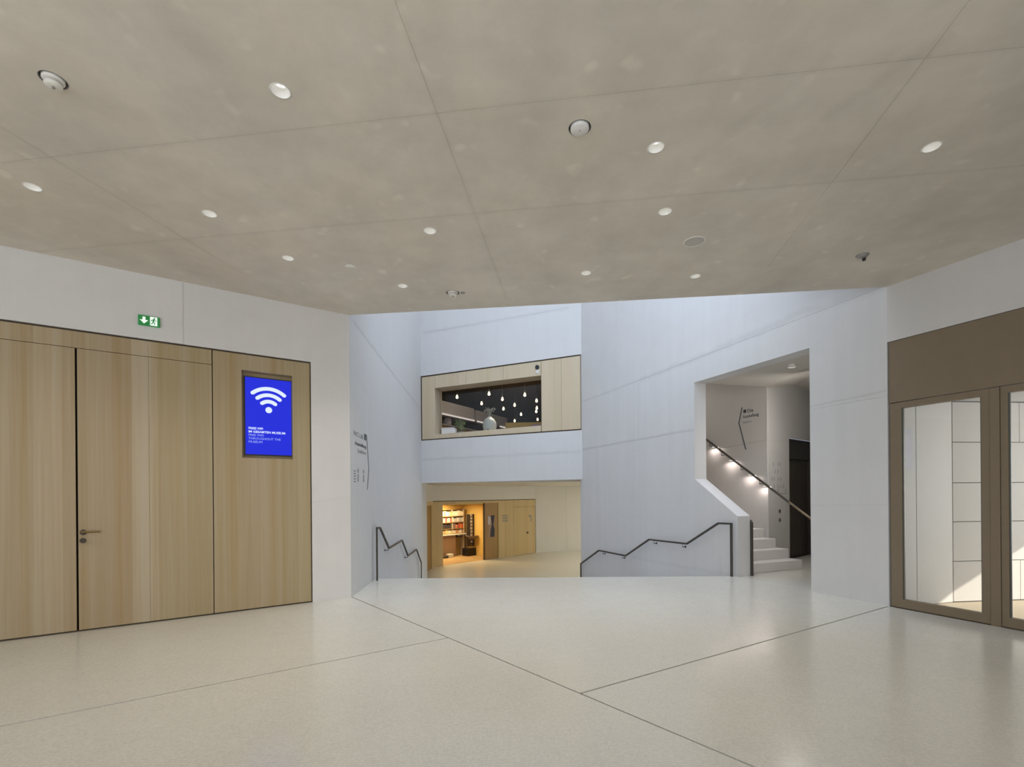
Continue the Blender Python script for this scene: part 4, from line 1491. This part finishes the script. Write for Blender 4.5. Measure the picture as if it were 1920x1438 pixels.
# ------------------------------------------------------------------ lower hall with the museum shop
W0, W1 = at_z(813, 1063.5, LOW), at_z(1005, 1036.5, LOW)
WS = Frame(W0.xy, W1.xy)
wz = lambda x, y: WS.px(x, y)
HT = 1.80
tag(link('floor', boxbm(-7, 12, 13.4, 27, LOW - 0.2, LOW), M_floor_low), 'warm pale floor of the lower hall', 'floor', kind='structure')
M_hall = concrete('hall_concrete', (0.60, 0.578, 0.525), 0.05, 0.02, off=71)
tag(link('ceiling', boxbm(-7, 12, 14.65, 27, HT, HT + 0.2), M_hall), 'concrete ceiling of the lower hall', 'ceiling', kind='structure')
tag(link('ceiling', boxbm(2.35, 12, 13.85, 14.66, HT, HT + 0.2), M_hall), 'concrete ceiling strip of the lower hall under the lobby', 'ceiling', kind='structure')
zWt = 0.5 * (wz(813, 940.5)[1] + wz(1003, 934.5)[1])
tag(link('wall_hall', boxbm(-0.2, WS.L, 0.0, 0.3, zWt, HT), M_hall, WS.M), 'beige concrete strip over the timber front of the shop', 'wall', kind='structure')
E1 = at_z(1098, 1030.5, LOW)
ES = Frame(W1.xy, E1.xy)
we = link('wall_hall', boxbm(0, ES.L + 6, 0.01, 0.3, LOW, HT), M_hall, ES.M)
tag(we, 'bare beige concrete wall at the end of the lower hall', 'wall', kind='structure')
bmj = panels([(0, LOW), (ES.L + 6, LOW), (ES.L + 6, HT), (0, HT)], [], [(ES.px(1062, 950), ES.px(1062, 1030))], 0.0, 0.01, 0.01)
for b in bmj:
    link('concrete_panel', b, M_hall, None, we)
# left return wall, timber with a brown recess
RW = Frame((W0.x + 0.06, 14.3), (W0.x, W0.y))
rt = struct('wall_hall', 'timber return wall with a brown door recess at the lower hall', RW.M)
ra, rb_ = RW.px(799, 1000)[0], RW.px(809.5, 1000)[0]
rtop = RW.px(804, 948)[1]
link('lining_panel', prism([(0, LOW), (ra, LOW), (ra, rtop), (rb_, rtop), (rb_, LOW), (RW.L, LOW), (RW.L, zWt), (0, zWt)], 0.0, 0.06), M_wood_warm, None, rt)
link('brown_door', boxbm(ra, rb_, 0.05, 0.08, LOW, rtop), M_wood_brown, None, rt)
link('wall_top', boxbm(0, RW.L, 0.0, 0.3, zWt, HT), M_hall, None, rt)
link('backing', boxbm(0, RW.L, 0.08, 0.3, LOW, zWt), M_dark, None, rt)
for (x0, x1, y0, y1, lb) in ((11.9, 12.0, 14, 27, 'far side wall of the lower hall'), (2.1, 12, 13.85, 14.0, 'near side wall of the lower hall under the lobby')):
    tag(link('wall_hall', boxbm(x0, x1, y0, y1, LOW, HT + 0.1), M_hall), 'concrete ' + lb, 'wall', kind='structure')

so0, so1 = wz(830.5, 1000)[0], wz(908.7, 1000)[0]
sd1 = wz(934.5, 1000)[0]
soz = wz(870, 944)[1]
sf = struct('wall_shop', 'warm oak front of the museum shop in the lower hall', WS.M)
zT = zWt - 0.03
link('front_panel', boxbm(-0.0, so0, 0, 0.05, LOW, soz), M_wood_warm, None, sf)
link('head_panel', boxbm(0.0, sd1, 0, 0.05, soz, zT), M_wood_warm, None, sf)
cutx = [sd1, wz(948, 1000)[0], wz(963, 1000)[0]]
dx1 = WS.L - 0.02
for a, b in zip(cutx, cutx[1:]):
    link('front_panel', boxbm(a + 0.004, b - 0.004, 0, 0.05, LOW, zT), M_wood_warm, None, sf)
ddx = cutx[-1]
dtop = wz(980, 950.5)[1]
link('front_panel', boxbm(ddx + 0.004, dx1, 0, 0.05, dtop + 0.012, zT), M_wood_warm, None, sf)
dlf = link('door_leaf', boxbm(ddx + 0.012, dx1 - 0.012, 0.006, 0.05, LOW + 0.01, dtop), M_wood_warm, None, sf)
s_, z_ = wz(989, 998.5)
bm = bmesh.new()
cyl(bm, (s_, -0.02, z_), 0.05, 0.026, 'y', 12)
link('door_handle', bm, M_rose, None, dlf)
link('shadow_gap', boxbm(0.0, WS.L, 0.02, 0.06, zT, zWt), M_dark, None, sf)
link('backing', boxbm(so1 + 0.02, WS.L, 0.075, 0.10, LOW, zWt), M_dark, None, sf)
# brown swung leaf with a poster
bl_ = link('brown_leaf', boxbm(so1 + 0.022, sd1 - 0.004, 0.03, 0.07, LOW + 0.01, soz - 0.02), M_wood_brown, None, sf)
link('dark_jamb', boxbm(so1, so1 + 0.02, 0.0, 0.1, LOW, soz), M_dark, None, sf)

pc0, pz1 = wz(915, 966)
pc1, pz0 = wz(928.5, 1006)
po = tag(empty('poster', WS.M @ T(pc0, 0.028, pz0)), 'tall poster with a dark figure on the brown leaf beside the shop', 'poster')
pw, ph = pc1 - pc0, pz1 - pz0
link('sheet', boxbm(0, pw, -0.004, 0, 0, ph), plain('poster_sheet', (0.30, 0.20, 0.12), 0.7), None, po)
bm = prism([(pw * .35, ph * .0), (pw * .95, 0), (pw * .98, ph * .35), (pw * .8, ph * .55), (pw * .98, ph * .98), (pw * .42, ph * .98), (pw * .6, ph * .6), (pw * .4, ph * .3)], -0.007, -0.004)
link('printed_figure', bm, plain('poster_black', (0.02, 0.015, 0.03), 0.6), None, po)
link('printed_light', prism([(pw * .05, ph * .6), (pw * .35, ph * .55), (pw * .4, ph * .92), (pw * .08, ph * .95)], -0.006, -0.004), plain('poster_pale', (0.5, 0.45, 0.45), 0.6), None, po)
pg = tag(empty('pictogram_sign', WS.M @ T(wz(947, 972)[0], 0, wz(947, 972)[1])), 'grey pictograms in rows on the oak front by the lower hall door', 'sign')
for r_ in range(3):
    for c__ in range(4):
        bm = bmesh.new()
        box(bm, -0.16 + 0.09 * c__, -0.10 + 0.09 * c__, -0.004, 0, -0.14 + 0.11 * r_, -0.07 + 0.11 * r_)
        link('pictogram', bm, plain('picto_grey', (0.22, 0.22, 0.19), 0.6), None, pg)
pg2 = tag(empty('pictogram_sign', WS.M @ T(wz(994, 967)[0], 0, wz(994, 967)[1])), 'small hook-shaped pictogram on the plain oak door of the lower hall', 'sign')
link('pictogram', boxbm(-0.08, 0.02, -0.004, 0.006, -0.04, 0.05), M_vinyl_grey, None, pg2)
link('pictogram', boxbm(0.05, 0.10, -0.004, 0.006, -0.26, 0.02), M_vinyl_grey, None, pg2)

# shop interior
SD = 2.3
M_gold = plain('honey_wood_wall', (0.62, 0.42, 0.13), 0.6, var=0.08)
sh = struct('wall_shop', 'honey-coloured back and sides of the museum shop', WS.M)
link('back_panel', boxbm(so0 - 0.8, so1 + 0.8, SD, SD + 0.05, LOW, zT), M_gold, None, sh)
link('side_panel', boxbm(so0 - 0.85, so0 - 0.8, 0.3, SD, LOW, zT), M_gold, None, sh)
link('side_panel', boxbm(so1 + 0.8, so1 + 0.85, 0.06, SD, LOW, zT), M_gold, None, sh)
tag(link('ceiling', boxbm(so0 - 0.8, so1 + 0.8, 0.06, SD, 1.02, 1.1), M_gold, WS.M), 'honey timber ceiling of the museum shop', 'ceiling', kind='structure')
tag(link('floor', boxbm(so0 - 0.8, so1 + 0.8, 0.05, SD, LOW - 0.05, LOW + 0.004), wood('shop_floor', (0.5, 0.34, 0.17), (0.4, 0.26, 0.12), 0.2), WS.M), 'brown timber floor of the museum shop', 'floor', kind='structure')
by = SD - 0.32                      # front of the bookcase
b0, b1 = WS.px(829, 980, by)[0] - 0.1, WS.px(870.5, 980, by)[0]
bk = tag(empty('bookcase', WS.M @ T(b0, by, LOW)), 'oak bookcase filled with books at the back of the museum shop', 'bookcase')
zr = [WS.px(850, y, by)[1] - LOW for y in (1000.5, 991.5, 979.5, 968, 955)]
bw = b1 - b0
mid_ = WS.px(848, 980, by)[0] - b0
for z_ in zr:
    link('shelf', boxbm(0, bw, 0.0, 0.30, z_ - 0.015, z_ + 0.015), M_wood_brown, None, bk)
for x_ in (0.0, mid_, bw - 0.03):
    link('upright', boxbm(x_, x_ + 0.03, 0.0, 0.30, 0.0, zr[-1] + 0.015), M_wood_pale, None, bk)
link('lower_cabinet', boxbm(0, WS.px(853, 980, by)[0] - b0, -0.05, 0.28, 0.0, zr[0] - 0.08), plain('mauve_brown_front', (0.30, 0.19, 0.12), 0.6), None, bk)
link('display_ledge', boxbm(0, bw + 0.12, -0.12, 0.3, zr[0] - 0.06, zr[0] - 0.016), M_white, None, bk)
pal = {0: ((.75, .72, .6), (.55, .6, .5), (.7, .5, .2)), 1: ((.7, .65, .6), (.45, .1, .08), (.6, .58, .5)), 2: ((.05, .05, .04), (.1, .1, .05), (.04, .03, .04)), 3: ((.75, .72, .65), (.7, .6, .3), (.5, .3, .2))}
pal2 = {3: ((.8, .7, .55), (.7, .6, .5), (.85, .8, .7)), 2: ((.6, .57, .55), (.45, .42, .42), (.65, .6, .55)), 1: ((.55, .08, .03), (.65, .2, .08), (.2, .12, .12)), 0: ((.65, .6, .5), (.5, .25, .12), (.55, .5, .4))}
rowpal = {3: pal[0], 2: pal[1], 1: pal[2], 0: pal[3]}
bmats = {}
shelf_nm = ['lowest', 'second', 'third', 'top']
for r_ in range(4):
    for side_, (xa, xb, pp_) in enumerate(((0.05, mid_ - 0.01, rowpal[r_]), (mid_ + 0.04, bw - 0.04, pal2[r_]))):
        n_ = 7
        rnd = random.Random(100 * r_ + side_)
        step = (xb - xa) / n_
        for k in range(n_):
            colr = pp_[rnd.randrange(3)]
            mt_ = bmats.setdefault(colr, plain('book_cover', colr, 0.6))
            hgt = (zr[r_ + 1] - zr[r_] - 0.03) * rnd.uniform(0.62, 0.86)
            o = link('book', boxbm(0, step * 0.93, 0, 0.2, 0, hgt), mt_, WS.M @ T(b0 + xa + step * k, by + 0.03, LOW + zr[r_] + 0.016))
            tag(o, 'book on the %s shelf of the shop bookcase, %s bay' % (shelf_nm[r_], ('outer', 'inner')[side_]), 'book', 'books on the %s shelf, %s bay' % (shelf_nm[r_], ('outer', 'inner')[side_]))

# black display tower with hanging goods
ty = SD - 0.75
t0, t1 = WS.px(874.5, 1000, ty)[0], WS.px(893.5, 1000, ty)[0]
tw = tag(empty('display_tower', WS.M @ T((t0 + t1) / 2, ty, LOW)), 'tall dark display stand hung with grey goods in the museum shop', 'display stand')
zt1 = WS.px(884, 964, ty)[1] - LOW
zb1 = WS.px(884, 1027.5, ty)[1] - LOW
zb0 = 0.0
wt = (t1 - t0) / 2
link('base', boxbm(-wt, wt, -0.1, 0.3, 0.004, zb1), M_black, None, tw)
M_char = plain('charcoal_board', (0.06, 0.05, 0.045), 0.6)
zpost = WS.px(884, 1020, ty)[1] - LOW
link('back_board', boxbm(-wt * 0.85, wt * 0.8, 0.02, 0.06, zpost - 0.1, zt1), M_char, None, tw)
link('stem', boxbm(-0.05, 0.05, 0.02, 0.08, zb1, zpost), M_gold, None, tw)
M_goods = plain('silver_goods', (0.55, 0.52, 0.52), 0.4)
for k in range(9):
    z_ = zpost + (zt1 - zpost) * (k + 0.4) / 9
    link('hanging_tag', boxbm(-0.05 + 0.015 * (k % 2), 0.05, -0.01, 0.02, z_, z_ + 0.11), M_goods, None, tw)
# small table rings of goods around the tower
dz0 = WS.px(884, 1006, ty)[1] - LOW
for k, (xx, lb) in enumerate(((-0.40, 'by the bookcase'), (0.36, 'by the shop side wall'))):
    o = tag(empty('wall_shelf', WS.M @ T((t0 + t1) / 2 + xx, SD - 0.3, LOW + dz0)), 'short dark shelf of small goods %s in the shop' % lb, 'shelf')
    link('board', boxbm(-0.22, 0.22, 0, 0.3, -0.03, 0.0), M_char, None, o)
    for j in range(3):
        b_ = tag(link('souvenir_jar', (lambda b: (lathe(b, [(0, 0), (0.05, 0), (0.055, 0.08), (0.03, 0.12), (0, 0.12)], seg=10), b)[1])(bmesh.new()), (M_goods, M_char, M_white)[j], WS.M @ T((t0 + t1) / 2 + xx - 0.13 + 0.13 * j, SD - 0.17, LOW + dz0)),
                 '%s jar on the short shelf %s in the shop' % (('silver', 'dark', 'white')[j], lb), 'jar', 'jars in the shop')
bm = bmesh.new()
lathe(bm, [(0, 0), (0.12, 0.0), (0.3, 0.16), (0.31, 0.18), (0.27, 0.17), (0, 0.03)], c=(0, -0.02, dz0 - 0.12), seg=22)
link('dish', bm, plain('dish_grey', (0.24, 0.2, 0.2), 0.4), None, tw, True)
a_, b_ = WS.px(873, 957, SD)[0], WS.px(895, 957, SD)[0]
sg4 = tag(empty('shop_sign', WS.M @ T(a_, SD, WS.px(880, 958, SD)[1])), 'short dark sign with small letters high on the honey shop wall', 'sign')
link('plate', boxbm(0, b_ - a_, -0.01, 0, -0.06, 0.08), M_char, None, sg4)
link('lettering', text_bm('Shop', 0.11, 0.13, -0.03, -0.012, True), M_goods, None, sg4)
# narrow rack of cards
rs_ = WS.px(905, 990, SD - 0.1)[0]
rk = tag(empty('card_rack', WS.M @ T(rs_, SD - 0.06, LOW)), 'narrow rack of pale cards beside the shop door leaf', 'rack')
link('rail', boxbm(-0.06, 0.06, 0.0, 0.04, 0.9, 2.2), M_wood_pale, None, rk)
for k in range(7):
    link('card', boxbm(-0.05, 0.05, -0.02, 0.0, 0.95 + 0.17 * k, 1.08 + 0.17 * k), M_goods, None, rk)
# parcels on the shop floor
for k, (x, c_m, nm) in enumerate(((834, M_char, 'dark'), (843.5, M_white, 'white'))):
    s_ = WS.px(x, 1040, by - 0.25)[0]
    o = link('parcel', bevelled(-0.13, 0.13, -0.1, 0.1, 0, (0.10, 0.16)[k], w=0.008), c_m, WS.M @ T(s_, by - 0.25, LOW + 0.004))
    tag(o, '%s parcel on the shop floor before the bookcase' % nm, 'parcel')

# ------------------------------------------------------------------ the unseen end of the foyer (opening added for the rear fill light)
bw_ = link('wall_front', prism([(A_far.x - 1, -0.1), (H_far.x + 1, -0.1), (H_far.x + 1, CEIL + 0.1), (A_far.x - 1, CEIL + 0.1)], 0, 0.2,
                              [[(-6.2, 0.3), (4.2, 0.3), (4.2, 3.8), (-6.2, 3.8)]]), M_wallA, basis((1, 0, 0), (0, 1, 0), (0, 0, 1), (0, min(A_far.y, H_far.y) + 0.35, 0)))
tag(bw_, 'unseen concrete street wall of the foyer with a wide added opening', 'wall', kind='structure')
